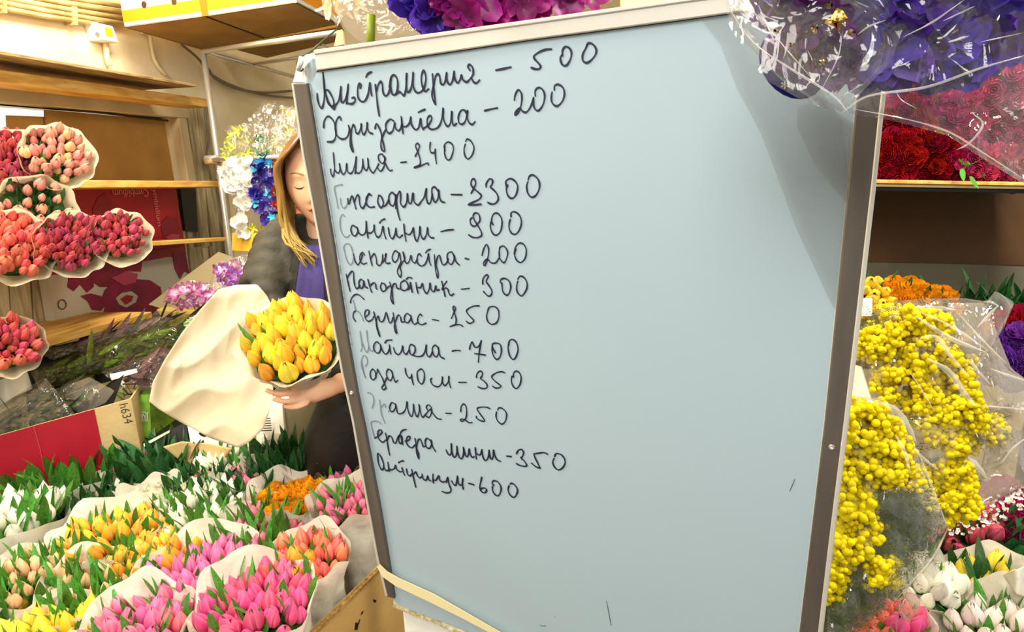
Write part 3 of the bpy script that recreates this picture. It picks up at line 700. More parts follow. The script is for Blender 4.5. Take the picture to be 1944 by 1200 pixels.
L1 = z1_('''68 500 72 560 92 630 118 658 138 600 148 500 142 380 130 270;130 270 142 400 155 480 195 600 248 668 265 640;155 470 180 460 205 490 240 560 250 620 230 640 190 610 165 520;
250 640 285 605 312 545 328 420 325 500 332 592 365 580 395 500 405 395 395 500 387 612;387 600 420 612 455 608 480 580 472 545 445 550;
535 440 545 405 525 395 508 450 512 540 545 585 585 580 620 510 640 380 648 460 660 525;597 322 620 285 658 265;
700 405 712 520 725 640 742 745;712 470 735 400 760 370 775 400 782 480 805 525 838 505 860 440;850 430 868 330 905 300 938 350 940 450 915 512 880 500 866 420 872 330;
915 515 960 482 985 500 1010 522 1030 450 1040 275 1036 380 1045 480 1078 465 1100 380 1110 270 1108 380 1118 445 1150 490 1198 480 1232 430 1248 330 1225 250 1200 310 1205 400 1238 475 1280 450;
1320 290 1328 400 1338 500 1352 615;1352 615 1322 560 1315 500 1335 400 1355 310 1385 290 1400 330 1410 390 1440 400 1460 360 1475 270 1476 350 1500 400 1527 385 1545 330 1555 255 1560 330 1590 385 1620 350 1635 300 1650 350 1690 375 1730 340 1762 285 1755 220 1722 185 1705 212 1728 250;1740 330 1770 378 1800 385 1830 355''')+z2_('''290 518 390 498 495 475;
1038 235 960 240 870 275 805 325 810 365 860 420 890 465 870 500 820 500 765 483;1185 325 1185 250 1225 200 1280 225 1305 290 1290 370 1245 445 1200 455 1165 410 1157 345 1180 310;1495 225 1530 155 1590 170 1635 235 1625 310 1560 390 1500 418 1455 380 1458 300 1495 225 1515 175''')
L2 = z1_('''138 870 145 800 180 750 220 765 255 820 270 900 268 970 240 1020 178 1025;328 790 315 755 290 770 268 830 270 920 300 975 350 995 395 970 418 900 408 845;
408 845 425 900 435 960 440 1040 458 1135 428 1070 432 960 445 880 462 838 480 880 492 928 520 928 542 870 548 825 550 895 572 945 600 900 612 810 612 870 632 920 668 935;
695 880 710 830 730 850 760 920 770 980 790 1060 800 1125 768 1105 760 1030 780 960 812 890;900 800 860 780 815 830 820 900 850 932 890 900 910 815 912 860 950 905 985 850 980 745 990 840 1000 935;
988 850 1030 860 1070 820 1085 750 1090 830 1130 890 1170 870 1192 770 1200 840 1220 890;1165 705 1200 688 1240 672;1220 880 1272 845 1310 780 1298 740 1268 765 1262 830 1292 882 1345 885 1390 855 1420 780 1435 655 1436 760 1455 820 1482 855 1515 820 1530 690 1532 780 1548 845 1582 825;
1690 720 1665 680 1625 690 1600 760 1610 820 1645 832 1680 790 1700 680 1697 760 1720 820 1755 835 1782 805''')+z2_('''140 1060 220 1040 312 1022;
540 920 550 850 590 780 630 820 640 900 625 1000 590 1080 550 1120 555 1080 612 1025 645 1065 690 1082 730 1050 768 980 795 885;820 865 820 790 865 750 915 775 945 850 930 960 880 1045 835 1055 800 1000 795 885;
1075 780 1080 725 1130 708 1190 750 1210 830 1190 920 1130 990 1080 990 1040 940 1035 870 1045 810''')
L3 = z3_('''192 235 200 330 205 420 190 500 168 470 160 420;205 420 225 450 250 462 268 420 258 350 275 430 302 478 332 440 342 355 350 440 382 468 412 440 440 340 450 275 445 380 436 468;
436 440 470 465 505 440 522 370 520 300 530 390 560 435 582 390 578 295 590 390 632 460 668 420 700 360;765 290 735 250 697 268 705 325 745 355 772 310 765 280 762 380 722 442 682 400;770 340 792 395 822 435 852 430;945 345 1010 338;
1108 275 1140 215 1155 160 1132 130 1112 160 1135 220 1158 290 1166 350 1155 375;1098 405 1170 382 1245 350 1255 370;1098 398 1165 372;1278 120 1272 190 1287 235 1325 230 1332 190 1334 270 1345 358;
1440 215 1435 150 1475 115 1520 140 1535 200 1510 290 1480 318 1450 290 1435 230 1440 160;1672 110 1690 82 1735 110 1765 180 1745 260 1700 305 1665 270 1655 200 1668 140''')
L4a = z3_('''245 858 225 750 205 630 240 600 295 592;270 745 280 820 310 855 345 820 355 750 372 800''')
L4 = z3_('''355 750 365 810 400 720 425 790 445 865;425 790 460 710 480 730 490 820 525 855 560 780 585 700 618 712;600 695 560 740 565 810 600 845 652 840;700 710 690 790 725 852 752 800 730 730 705 712;740 840 780 820 812 765;
890 720 850 680 815 720 820 800 860 830 885 780 892 700 905 850 920 930 938 990;892 860 900 740 935 665 945 720 945 800 980 842 1012 790 1020 690 1030 780 1062 800 1085 685 1095 780 1140 820 1175 780 1210 730 1235 635 1232 730 1250 800 1280 790 1300 700;
1370 680 1330 620 1295 640 1300 720 1330 790 1365 740 1372 650 1380 730 1402 780 1440 790;1510 703 1630 705''')+z4_('''550 405 590 330 625 240 600 170 560 190 550 260 590 320 660 380 715 440 680 500 580 550 505 590 600 592 715 580;
795 300 800 240 850 170 900 190 890 260 865 300 930 360 980 430 990 510 940 570 870 575 820 550;1125 290 1118 210 1180 165 1250 190 1305 270 1300 370 1260 460 1200 485 1145 430 1125 340 1145 268;1480 185 1500 125 1560 105 1630 160 1665 250 1650 360 1590 450 1520 460 1470 390 1455 290 1475 215''')
L5a = z5_('215 130 185 110 160 170 165 280 200 360 245 380 280 350')
L5 = z5_('''350 260 310 240 290 290 310 350 345 365 375 310 362 255 382 325 430 355 470 310 475 185 482 290 495 390;485 325 530 330 565 290 570 230 577 320 610 382 650 350 675 250 685 320 710 400;635 210 660 180 698 162;
740 270 755 360 790 400 820 340 830 270 838 350 870 385 910 355;925 225 935 330 950 430;940 330 990 350 1025 310 1042 265 1050 360 1080 430 1108 360 1120 250 1128 350 1160 405 1195 350 1210 265 1215 340 1245 382 1285 390;1370 315 1440 298 1522 290''')+z4_('''650 910 695 840 675 745 620 722 585 770 610 850 660 930 710 1020 720 1090 650 1125 570 1115 510 1080;
565 800 535 840 550 910 600 940 655 910;910 915 882 850 910 750 970 725 1030 780 1055 880 1030 1020 960 1085 900 1050 865 960 870 880;1200 785 1205 720 1265 705 1335 760 1370 860 1350 970 1290 1060 1220 1060 1175 990 1170 900 1190 825''')
L6a = z5_('215 560 205 500 235 460 280 475 310 560 320 640 300 700 270 705 235 640 215 560')
L6 = z5_('''320 580 338 660 375 712 412 650 430 590;455 595 430 565 400 600 400 660 435 702 480 690;505 545 525 640 545 725;525 640 570 580 595 640 602 700 640 720 668 660 672 590;700 600 712 580 702 660 720 695 760 690;665 690 700 640 715 580;
860 570 820 545 785 620 810 680 850 650 870 570 885 640 890 680 855 760 850 810 885 860 895 800 880 740 905 690 935 640 918 560;915 560 930 640 952 690 985 680 1012 600 1022 660 1060 690 1088 640;1135 610 1110 580 1085 620 1090 690 1130 725 1175 710 1205 650 1220 575 1228 660 1250 720;1185 570 1210 540 1245 525;
1290 590 1300 700 1310 800 1330 870 1335 800 1312 710 1330 620 1355 600 1367 650 1390 710 1430 700 1460 640;1530 620 1500 560 1450 580 1450 660 1490 710 1525 660 1532 600 1548 670 1590 715;1660 635 1705 645''')+z6_('''765 235 785 160 820 95 845 130 850 200 835 280 800 362 785 330 832 280 880 325 940 325 985 260;
985 170 995 130 1040 115 1080 160 1090 220 1060 310 1030 320 990 270 985 210 985 170;1175 215 1190 130 1235 80 1290 90 1325 160 1315 260 1265 320 1210 300 1180 230 1195 150''')
L7 = z5_('''235 825 255 920 280 1030;245 870 290 800 320 800 325 880 337 960 362 1000 400 960;440 910 410 885 385 930 400 990 435 980 447 905 460 970 492 990;495 890 515 970 540 1040;515 970 560 930 585 940 592 990 605 1005;660 930 645 980 670 1030 710 1010 700 950 660 928;
715 1000 755 965;755 920 780 1000 790 1100 800 1180 770 1120 775 1030 800 950 830 940 842 990 872 1000;930 900 890 930 890 1000 940 1020 980 980 960 920 930 895;970 1012 1000 985 1005 920 1015 980 1025 1040;955 885 985 862 1020 872;1070 925 1080 990 1095 1055;1085 980 1125 985 1150 935 1165 1010 1200 1055 1230 1000 1240 930 1252 1010 1290 1030 1310 960 1318 1015 1352 1010;
1380 910 1400 1000 1420 1090;1440 910 1405 960 1385 1010 1430 990 1455 1010 1465 1050 1490 1080 1525 1060;1615 1005 1710 995''')+z6_('''775 595 780 530 820 480 845 500 820 560 850 610 890 680 880 735 840 745 785 690;1020 590 998 570 1010 535 1060 525 1110 560 1130 630 1110 710 1075 735 1030 690 1018 600;1218 535 1250 495 1300 515 1335 580 1330 660 1270 745 1215 700 1205 630 1218 560''')
L8a = z7_('215 210 235 300 245 350;250 350 290 370 330 430 350 490')
L8 = z7_('''178 245 190 190 235 140 290 140 360 200;250 350 220 380 215 440 245 495;375 440 420 400 425 350 390 345 370 390 380 460 420 495 470 470 490 430;490 370 515 470 530 580 570 700 558 640 532 560 527 480 550 425 570 490 612 495 640 430 655 375 675 430 700 512 732 500 748 440;
750 380 765 480 780 560 800 650 782 640 765 560 790 470 820 410 850 440 862 500 900 500;980 420 935 390 900 440 910 500 950 512 985 460 985 410 1002 490 1032 535 1075 515;1135 420 1110 400 1080 450 1085 510 1130 540 1190 520;1275 470 1360 485''')+z6_('''378 1030 410 960 430 900 410 875 400 910 425 980 440 1050 430 1110;362 1135 430 1110 490 1110 522 1130;
730 870 660 875 590 910 570 945 610 1000 660 1055 640 1085 600 1090 565 1065;840 930 860 890 920 880 970 920 980 1010 950 1085 890 1105 840 1070 825 1000 840 930''')
L9a = z7_('305 625 325 760 332 850 315 895;395 620 405 740 420 830 402 910 370 880 338 790;420 830 450 890 485 880 505 800')
L9 = z7_('''560 790 525 770 490 820 500 890 550 922 582 870 577 800 602 880 645 935 682 910 705 850;700 810 707 880 720 935;640 785 670 750 735 745;755 845 775 910 820 940 860 900 880 825 887 900 925 937 962 880;1040 830 990 805 965 850 975 920 1010 945 1045 890 1038 825;1010 945 1060 965 1130 960 1172 910 1195 805 1192 890 1212 960 1250 960 1278 890;
1360 850 1310 815 1275 860 1290 940 1330 970 1362 910 1347 835 1380 960 1435 995;1540 895 1590 885 1650 888''')+z9_('''612 885 625 820 655 765 690 840 740 850 785 800 805 735 782 850 765 970 755 1095;695 955 780 965 868 978;1030 940 990 860 985 800 1050 785 1110 810 1130 900 1110 1000 1060 1050 1010 1010 980 920 982 830;1245 820 1260 750 1310 725 1370 770 1400 880 1370 1000 1320 1050 1265 990 1240 880 1242 815''')
L10a = z8_('250 432 225 350 200 290 195 200 220 120 260 130 280 190 270 240 248 268;195 200 215 300 235 390')
L10 = z8_('''360 305 325 340 325 420 360 460 400 420 390 340 350 305;395 400 420 350 425 310 450 360 500 450 520 520;520 520 485 570 510 600 545 570 525 510 555 430;625 330 575 310 550 370 570 440 610 470 640 400 622 325 660 450 680 490 715 465;820 295 830 370 870 430 905 420 910 375 916 450 935 530;1030 310 990 350 1000 460 1050 520 1085 470 1090 370 1060 310 1025 310;
1200 435 1180 460 1200 520 1250 552 1300 552 1340 500 1350 410 1347 480 1380 542 1430 490 1440 405 1442 490 1465 570;1580 495 1690 495''')+zA_('''685 245 700 180 750 135 790 160 785 220 760 265 820 310 870 370 865 430 790 440 710 410;1185 165 1130 145 1050 160 980 200 955 245 1010 310 1110 390 1090 425 1020 430 965 395;1335 240 1340 170 1385 135 1440 165 1470 250 1450 370 1390 440 1330 400 1300 310 1310 225''')
L11a = z8_('280 640 320 650 360 690 370 780 345 865;450 745 465 830 480 950 530 1080;480 850 520 800 540 850;580 915 610 860')
L11 = z8_('''670 800 625 785 595 850 610 905 650 905 680 850 680 800 710 930 760 940 800 915 830 860 845 770 852 860 875 940 910 982 935 900 937 805 950 900 990 988 1018 900 1015 810 1032 900 1062 992 1110 950 1150 900;1190 850 1150 815 1120 850 1150 900 1190 870 1190 940 1155 995 1110 970;1180 880 1230 960 1280 1010 1335 1020;1395 935 1475 938''')+zA_('''410 845 420 760 460 712 500 750 515 850 500 960 440 1015 405 995 440 975 500 1000 560 1040 610 1035;
925 795 870 770 780 765 715 780 700 810 760 900 820 980 820 1015 740 995 690 960 685 930;1060 820 1080 780 1140 790 1200 850 1215 920 1190 1020 1130 1065 1060 1010 1030 930 1040 850''')
L12a = zB_('150 368 125 280 100 165 150 138 200 145 235 175')
L12 = zB_('''150 365 200 340 245 290 230 255 200 270 190 330 215 390 260 420 300 390;295 300 315 400 330 500 350 595;315 400 340 340 375 350 402 420 432 430 455 370 480 330;480 330 470 400 495 440 520 400 512 340;480 350 500 290 530 260 575 250;495 320 510 380 525 450;560 410 610 390 625 350 590 350 570 410 600 470 650 495 690 460;
690 370 705 470 715 570 740 645 735 570 712 500 730 400 760 380 782 430 802 480 832 470;900 400 850 370 825 420 845 490 890 500 915 430 900 390 925 480 965 545''')+zC_('''125 255 145 300 175 330 200 290 200 160 207 270 228 350 258 355 280 290 280 200 290 290 315 365 350 378 375 300 370 215 387 290 412 352 440 330 455 240 467 310 495 360 530 350;540 225 545 300 555 385;550 300 590 330 620 310 635 250 642 330 672 402 710 390 732 330 735 255 747 340 770 390 795 350 800 255 817 330 847 392 900 420;985 345 1050 350;
1125 310 1150 265 1195 250 1225 290 1210 350 1190 370 1240 420 1270 475 1240 490 1170 475 1125 450;1565 318 1520 295 1450 300 1370 315;1370 315 1390 370 1430 450 1460 515;1460 515 1400 495 1340 445;1665 350 1690 310 1750 320 1800 370 1815 440 1780 510 1720 540 1665 500 1640 430 1660 375''')
L13 = zB_('''240 790 205 720 190 620 195 570 230 610 265 700 270 760 250 792 228 780;265 740 300 800 335 798;325 690 335 750 345 810;335 785 380 790 415 770 430 730 442 780 480 812 510 815;515 760 530 815 550 865;470 695 500 678 535 670;575 780 590 850 625 872 650 840;645 785 670 900 700 1025;665 860 700 820 722 870 752 900 785 880;785 850 800 910 840 930 860 870 872 920 905 942;
930 850 930 910 935 965;930 920 970 930 1010 870 1022 930 1062 955 1095 945;1110 960 1130 890 1145 980 1170 1050 1160 1090 1110 1100 1050 1080;1180 940 1210 990 1240 990 1260 870 1267 960 1300 1000 1325 960 1330 900 1327 980 1335 1050''')+zC_('''445 730 520 752;632 645 615 720 605 790 630 850 675 865 700 830 680 800 640 800 620 820;800 760 780 725 800 695 850 705 895 760 905 830 870 905 820 890 785 830 785 775;1035 745 1060 730 1110 765 1140 830 1120 900 1080 930 1030 890 1005 820 1020 765''')
for i, (L_, wd, xs_) in enumerate(((L1, 4.6, 935), (L2, 4.2, 915), (L3, 3.6, 757), (L4, 4.1, 852), (L5, 3.8, 832), (L6, 3.5, 880), (L7, 3.8, 873), (L8, 3.5, 815), (L9, 3.7, 853), (L10, 3.6, 868), (L11, 3.5, 842), (L12, 4.0, 958), (L13, 4.0, 885))):
    pen([q for q in L_ if min(p[0] for p in q) < xs_], 'handwritten_word', M_ink, wd, seed=i)
    pen([q for q in L_ if min(p[0] for p in q) >= xs_], 'handwritten_price', M_ink, wd, seed=i+20)
for i, L_ in enumerate((L4a, L5a, L6a, L8a, L9a, L10a, L11a, L12a)):
    o = pen(L_, 'faded_letters', M_inkf, 2.6, seed=50+i)
pen([[(1509, 910), (1504, 922), (1499, 933)], [(1151, 1141), (1155, 1160), (1160, 1188)], [(1025, 1187), (1030, 1189), (1036, 1188)], [(1052, 1170), (1053, 1171)]], 'pen_scratch', M_ink, 1.2)
# two flat grey see-through sheets laid over the right part of the board
def sheet(name, poly, off, m, parent):
    mb = MB(); mb.add([bp(x, y, off) for x, y in poly], [tuple(range(len(poly)))]); return mb.build(name, m, parent)
fo = thing('clear_grey_sheet', 'thin grey see-through sheets over the upper right of the whiteboard', 'plastic film', bp(1500, 400, .002))
fmm = film('grey clear sheet', 'e6e4e0', milky=.03, bump=.1, rough=.3)
sheet('grey_overlay', [(1330, 34), (1368, 85), (1400, 170), (1425, 215), (1445, 255), (1470, 320), (1510, 430), (1570, 560), (1586, 590), (1612, 345), (1600, 230), (1480, 60), (1440, 22)], .0030, fmm, fo)
sheet('grey_overlay', [(1515, 200), (1513, 240), (1545, 310), (1606, 385), (1621, 235), (1560, 195)], .0036, fmm, fo)
# foam bottom lip and strap
mb = MB(); lipp = [(748, 1135), (752, 1146), (775, 1156), (800, 1166), (830, 1178), (866, 1193), (930, 1214), (930, 1219), (860, 1201), (830, 1186), (798, 1174), (770, 1163), (746, 1152)]
mb.prism([bp(x, y, -.001) for x, y in lipp], -BN*.009); mb.build('torn_edge', mat('torn yellow core', 'b9a765', .9, col2='e8e4d0', nscale=90, bump=.6), BOARD)
def ribbon(pts, wpx, off): 
    A = []; B = []
    for i, (x, y) in enumerate(pts):
        wd = wpx[i]/2; j = min(i+1, len(pts)-1); k = max(i-1, 0); dx, dy = pts[j][0]-pts[k][0], pts[j][1]-pts[k][1]; l = math.hypot(dx, dy)
        A.append(bp(x-dy/l*wd, y+dx/l*wd, off)); B.append(bp(x+dy/l*wd, y-dx/l*wd, off))
    return A, B
A, B = ribbon([(718, 1074), (730, 1090), (755, 1106), (820, 1136), (880, 1168), (945, 1204), (1060, 1268), (1200, 1340)], [7, 13, 16, 17, 13, 10, 9, 9], .0115)
mb = MB(); n = len(A); vs = []; fs = []
for i in range(n): vs += [A[i], B[i], B[i]-BN*.001, A[i]-BN*.001]
for i in range(n-1):
    for k in range(4): fs.append((4*i+k, 4*i+(k+1) % 4, 4*i+4+(k+1) % 4, 4*i+4+k))
mb.add(vs, fs); tag(mb.build('elastic_strap', mat('cream elastic', 'efe3b4', .6), smooth=False), 'cream elastic strap stretched across the bottom of the whiteboard', 'strap')
# white carton the board is strapped to
a = bp(757, 1100, -.022); b = bp(1530, 1330, -.022)
r = (b-a); r.z = 0; r.normalize(); nn = Vector((r.y, -r.x, 0)); nn = nn if nn.dot(CAM-a) > 0 else -nn
p0 = a.copy(); p1 = a+r*.66
mb = MB(); mb.hexa(Vector((p0.x, p0.y, 0)), Vector((p1.x, p1.y, 0)), Vector((p1.x, p1.y, a.z)), Vector((p0.x, p0.y, a.z)), -nn*.28)
tag(mb.build('white_crate', M_foam, bevel=.004), 'white foam crate behind and below the whiteboard', 'crate')
# wire twisted through the top left corner
mb = MB(); mb.tube(catmull([bp(x, y, o) for x, y, o in ((640, 55, -.05), (610, 80, -.03), (590, 98, -.02), (574, 106, .0), (565, 112, .008), (566, 130, .008), (573, 134, .004), (580, 120, -.01), (588, 108, -.02))], 5), .0012, 6)
mb.tube(catmull([bp(x, y, -.03) for x, y in ((592, 95), (606, 84), (620, 88), (628, 100))], 5), .001, 5)
tag(mb.build('hanging_wire', mat('dark green wire', '3c4420', .5)), 'dark wire looped through the top left corner of the whiteboard', 'wire')
mb = MB(); mb.tube([bp(572, 108, .012), bp(571, 118, .014), bp(566, 133, .012)], [.003, .004, .003], 8)
tag(mb.build('plastic_hook', M_foam, smooth=True), 'small white hook on the wire at the corner of the whiteboard', 'hook')

bs_ = thing('back_shelf', 'wooden shelf behind the whiteboard, just below its top edge', 'shelf', at(900, 400, 1.2))
a, b = at(650, 150, 1.14), at(1190, 90, 1.14); b.z = a.z
mb = MB(); mb.hexa(a, b, b+Vector((.05, .25, 0)), a+Vector((.05, .25, 0)), -Zv*.02); mb.build('shelf_board', M_wood, bs_)
for p in (a+Vector((.06, .10, 0)), b+Vector((-.03, .10, 0))):
    mb = MB(); mb.hexa(Vector((p.x, p.y, 0)), Vector((p.x+.03, p.y, 0)), Vector((p.x+.03, p.y+.03, 0)), Vector((p.x, p.y+.03, 0)), Zv*(a.z-.02)); mb.build('post', M_black, bs_)
# ================================================================== bench of tulip bouquets
q = [onz(560, 1235, .60), onz(722, 1078, .60)]
rd = (q[1]-q[0]); rd.z = 0; rd.normalize()
c0 = q[1]-rd*.95; c1_ = q[1]+rd*.42; lf = Vector((-rd.y, rd.x, 0))
if lf.x > 0: lf = -lf
c2_ = c1_+lf*1.22; c3_ = c0+lf*1.22
def zz(p, z): return Vector((p.x, p.y, z))
bench = thing('display_bin', 'large cardboard bin full of paper-wrapped tulip bouquets', 'box', zz((c0+c1_+c2_+c3_)/4, 0))
for a, b in ((c0, c1_), (c1_, c2_), (c2_, c3_), (c3_, c0)):
    mb = MB(); n = (b-a).cross(Zv).normalized()
    if n.dot((c0+c2_)/2-a) < 0: n = -n
    top = .60 if a is c0 else .34
    mb.hexa(zz(a, 0), zz(b, 0), zz(b, top), zz(a, top), n*.012); mb.build('side_panel', mat('bin cardboard', 'c9a866', .8, col2='b8955a', nscale=4, bump=.15, bscale=80), bench)
mb = MB(); mb.prism([zz(p, .24) for p in (c0+lf*.02, c1_+lf*.02, c2_-lf*.02, c3_-lf*.02)], Zv*.015); mb.build('false_bottom', M_cardd, bench)
sn = rd.cross(Zv); sn = sn if sn.x > 0 else -sn
def onside(x, y, off):
    r = ray(x, y); return CAM+r*((c0+sn*off-CAM).dot(sn)/r.dot(sn))
for poly in ([(676, 1182), (682, 1184), (684, 1176), (681, 1182), (679, 1196), (674, 1196)], [(710, 1138), (715, 1140), (714, 1144), (710, 1143)], [(687, 1163), (690, 1160), (689, 1164), (686, 1168)]):
    mb = MB(); mb.prism([onside(x, y, .002) for x, y in poly], -sn*.003); mb.build('tear_hole', M_black, bench)
mb = MB(); mb.bar(zz(c0, .60), zz(c1_, .60), sn*.006, Zv*.004); mb.build('torn_rim', mat('torn cardboard rim', 'b08a4c', .9, col2='7a5c30', nscale=120, bump=1), bench)
G = 'paper-wrapped tulip bouquets in the bin'
Z0 = .66
def B(*a, **k):
    k.setdefault('lz', .012); return bunch(*a, **k)
B('hot pink double tulips in cream paper at the bottom, beside the cardboard corner', 487, 1150, 100, 'hot pink', 58, z=Z0+.02, nleaf=33, head=.036, rim=.045, group=G, H=.34)
B('full pink tulips in a wide cream paper collar, left of the hot pink ones', 384, 1095, 108, 'pink', 60, z=Z0, nleaf=30, head=.034, rim=.045, group=G, H=.34)
B('bouquet of orange-pink coral tulips in tall white paper near the cardboard edge', 580, 1063, 70, 'coral', 40, z=Z0+.02, nleaf=24, head=.034, rim=.03, group=G, kd2='orange', mix=.12, H=.36)
B('bouquet of slim pink tulips and tall green leaves in the middle of the bin', 492, 1008, 80, 'rose pink', 44, z=Z0, nleaf=60, lh=.09, head=.030, rim=.03, group=G)
B('bouquet of pink tulips in a big crumpled white paper cone against the whiteboard frame', 662, 957, 62, 'rose pink', 40, z=Z0+.05, nleaf=33, head=.028, rim=.035, group=G, H=.42)
B('bouquet of dense yellow-orange double tulips without leaves', 553, 947, 68, 'yellow orange', 56, z=Z0+.02, nleaf=0, head=.036, rim=.04, group=G, dz=.01)
B('bouquet of pink tulips in clear plastic at the back, touching the whiteboard', 650, 893, 46, 'pink', 34, z=Z0+.03, nleaf=30, head=.030, wrapm='film', rim=.05, group=G, H=.3)
B('bouquet of small yellow tulips among tall dark leaves at the back of the bin', 548, 886, 56, 'yellow', 22, z=Z0+.02, nleaf=78, lh=.11, dark=True, head=.024, rim=.05, group=G)
B('bouquet of pale pink tulips with long green leaves behind the yellow-orange one', 483, 930, 60, 'pink', 26, z=Z0, nleaf=75, lh=.085, dark=True, head=.030, rim=.05, group=G)
B('small bouquet of pale pink tulips tucked behind, in crinkled clear plastic', 483, 886, 34, 'rose pink', 20, z=Z0+.02, nleaf=21, head=.024, wrapm='film', rim=.05, group=G)
B('bouquet of creamy white tulips with lime leaves at the back under the paper sheet', 432, 872, 50, 'white', 30, z=Z0+.03, nleaf=33, lh=.07, head=.032, rim=.02, group=G)
B('bouquet of mostly dark green leaves with few red buds, left of the pale pink one', 388, 914, 62, 'crimson', 10, z=Z0, nleaf=70, lh=.085, dark=True, head=.022, rim=.012, group=G)
B('bouquet of white tulips on bright green leaves in the middle of the bin', 378, 968, 86, 'white', 34, z=Z0, nleaf=64, lh=.085, head=.034, rim=.025, group=G)
B('tight bouquet of white double tulips without leaves', 288, 948, 50, 'white rose', 40, z=Z0+.01, nleaf=2, head=.034, rim=.035, group=G, dz=.008)
B('tall dark green leaves hiding red buds, beside the beige carton edge', 298, 880, 78, 'crimson', 12, z=Z0+.02, nleaf=64, lh=.105, dark=True, head=.024, rim=.012, group=G, lmul=1.15)
B('tall broad green leaves in wide white paper, in front of the crimson carton', 118, 893, 112, 'salmon', 4, z=Z0+.02, dark=False, nleaf=110, lh=.10, head=.020, rim=.02, group=G, lmul=1.2, H=.34)
B('green leafy bouquet with few blush buds, in front of the broad-leaved one', 172, 950, 80, 'blush', 16, z=Z0-.01, nleaf=74, lh=.08, dark=True, head=.026, rim=.02, group=G)
B('bouquet of white tulips in plain grey-white paper at the left frame edge', 26, 985, 78, 'white', 22, z=Z0+.04, nleaf=69, lh=.09, head=.042, rim=.02, group=G, H=.40)
B('bouquet of yellow and orange tulips with one big bloom, left of the bin', 204, 1020, 84, 'orange', 34, z=Z0+.01, nleaf=51, lh=.07, head=.036, rim=.04, group=G, kd2='gold', mix=.45, H=.36)
B('bouquet of orange tulips half hidden by the pink collar', 305, 1046, 82, 'orange', 46, z=Z0, nleaf=45, lh=.06, head=.032, rim=.02, group=G, kd2='gold', mix=.3)
B('bouquet of peach tulips with thin leaves at the left edge of the frame', 60, 1098, 90, 'peach', 34, z=Z0, nleaf=75, lh=.075, head=.030, rim=.02, group=G)
B('bouquet of peach buds and upright leaves, right of the peach one', 192, 1120, 92, 'peach', 20, z=Z0-.01, nleaf=70, lh=.08, head=.026, rim=.04, group=G)
B('pink tulips cut by the bottom of the frame, left of the hot pink ones', 262, 1196, 88, 'rose pink', 46, z=Z0, nleaf=27, head=.032, rim=.045, group=G, kd2='pink', mix=.5)
B('bouquet of yellow tulips with broad leaves at the bottom left', 95, 1208, 92, 'yellow', 30, z=Z0-.02, nleaf=26, lh=.08, head=.036, rim=.02, group=G, lmul=1.3)
B('bouquet of broad green leaves in the bottom left corner', -34, 1165, 74, 'yellow', 6, z=Z0-.03, nleaf=34, lh=.085, head=.030, rim=.0, group=G, lmul=1.4)
B('small bouquet of green buds in clear plastic at the bottom, between two pink ones', 390, 1205, 58, 'white', 12, z=Z0-.02, nleaf=45, lh=.06, head=.022, rim=.05, group=G, wrapm='film', H=.32)
# ================================================================== bouquets lying on the left shelves, heads to the room
G2 = 'tulip bouquets sticking out of the left shelves'
def LB(label, px, py, R, kd, base, **k):
    k.setdefault('nleaf', 44); k.setdefault('lh', .050); k.setdefault('lean', (.15, 0, .75)); k.setdefault('head', .028); k.setdefault('rim', .014)
    return bunch(label, px, py, R, kd, d=k.pop('d', 1.95), base=base, group=G2, H=.42, wrapm='cream', **k)
LB('dark red tulip bouquet at the left frame edge on the upper board', 30, 311, 53, 'dark red', (-30, 330, 2.4), n=50, lz=-.006)
LB('salmon and cream tulip bouquet, topmost on the left shelves', 110, 297, 51, 'salmon', (30, 322, 2.45), n=40, kd2='peach', mix=.3, d=1.98)
LB('green leafy tulip bouquet with pinkish buds, under the two upper ones', 70, 404, 60, 'salmon', (-10, 420, 2.35), n=18, nleaf=64, dark=True, lh=.05, lz=.006)
LB('large coral red tulip bouquet at the left frame edge, lower row', 28, 470, 60, 'coral', (-60, 480, 2.3), n=46, d=1.88, head=.032, lz=-.006)
LB('burgundy tulip bouquet in the middle of the lower row', 138, 464, 52, 'dark red', (60, 470, 2.4), n=52, d=1.97)
LB('red-tipped green tulip bouquet, rightmost of the lower row', 232, 452, 43, 'crimson', (140, 432, 2.5), n=36, nleaf=34, d=2.05, head=.026)
LB('red and orange tulip bouquet, lowest at the left frame edge', 20, 657, 48, 'crimson', (-60, 650, 2.3), n=34, kd2='coral', mix=.5, d=1.9, head=.032)
# ================================================================== side table with cartons of foliage (behind the bin)
def vperp(): return Vector((.12, 1, 0)).normalized()
M_table = mat('dark table top', '2a241c', .8, col2='1b1712', nscale=6)
def P0(x, y): p = Vector((x, y, 0)); return p
tb = thing('side_table', 'dark low table behind the tulip bin, covered with flower cartons', 'table', Vector((-1.35, 2.55, 0)))
mb = MB(); fp = [Vector((-1.84, 1.95, .70)), Vector((-1.12, 2.02, .70)), Vector((-1.0, 3.25, .70)), Vector((-1.70, 3.25, .70))]
mb.prism(fp, Vector((0, 0, -.03))); mb.build('table_top', M_table, tb)
for x, y in ((-1.8, 2.0), (-1.2, 2.1), (-1.1, 3.15), (-1.64, 3.15)):
    mb = MB(); mb.hexa(Vector((x, y, 0)), Vector((x+.04, y, 0)), Vector((x+.04, y+.04, 0)), Vector((x, y+.04, 0)), Zv*.67); mb.build('leg', M_black, tb)
aw = Vector((-.10, .30, 0))
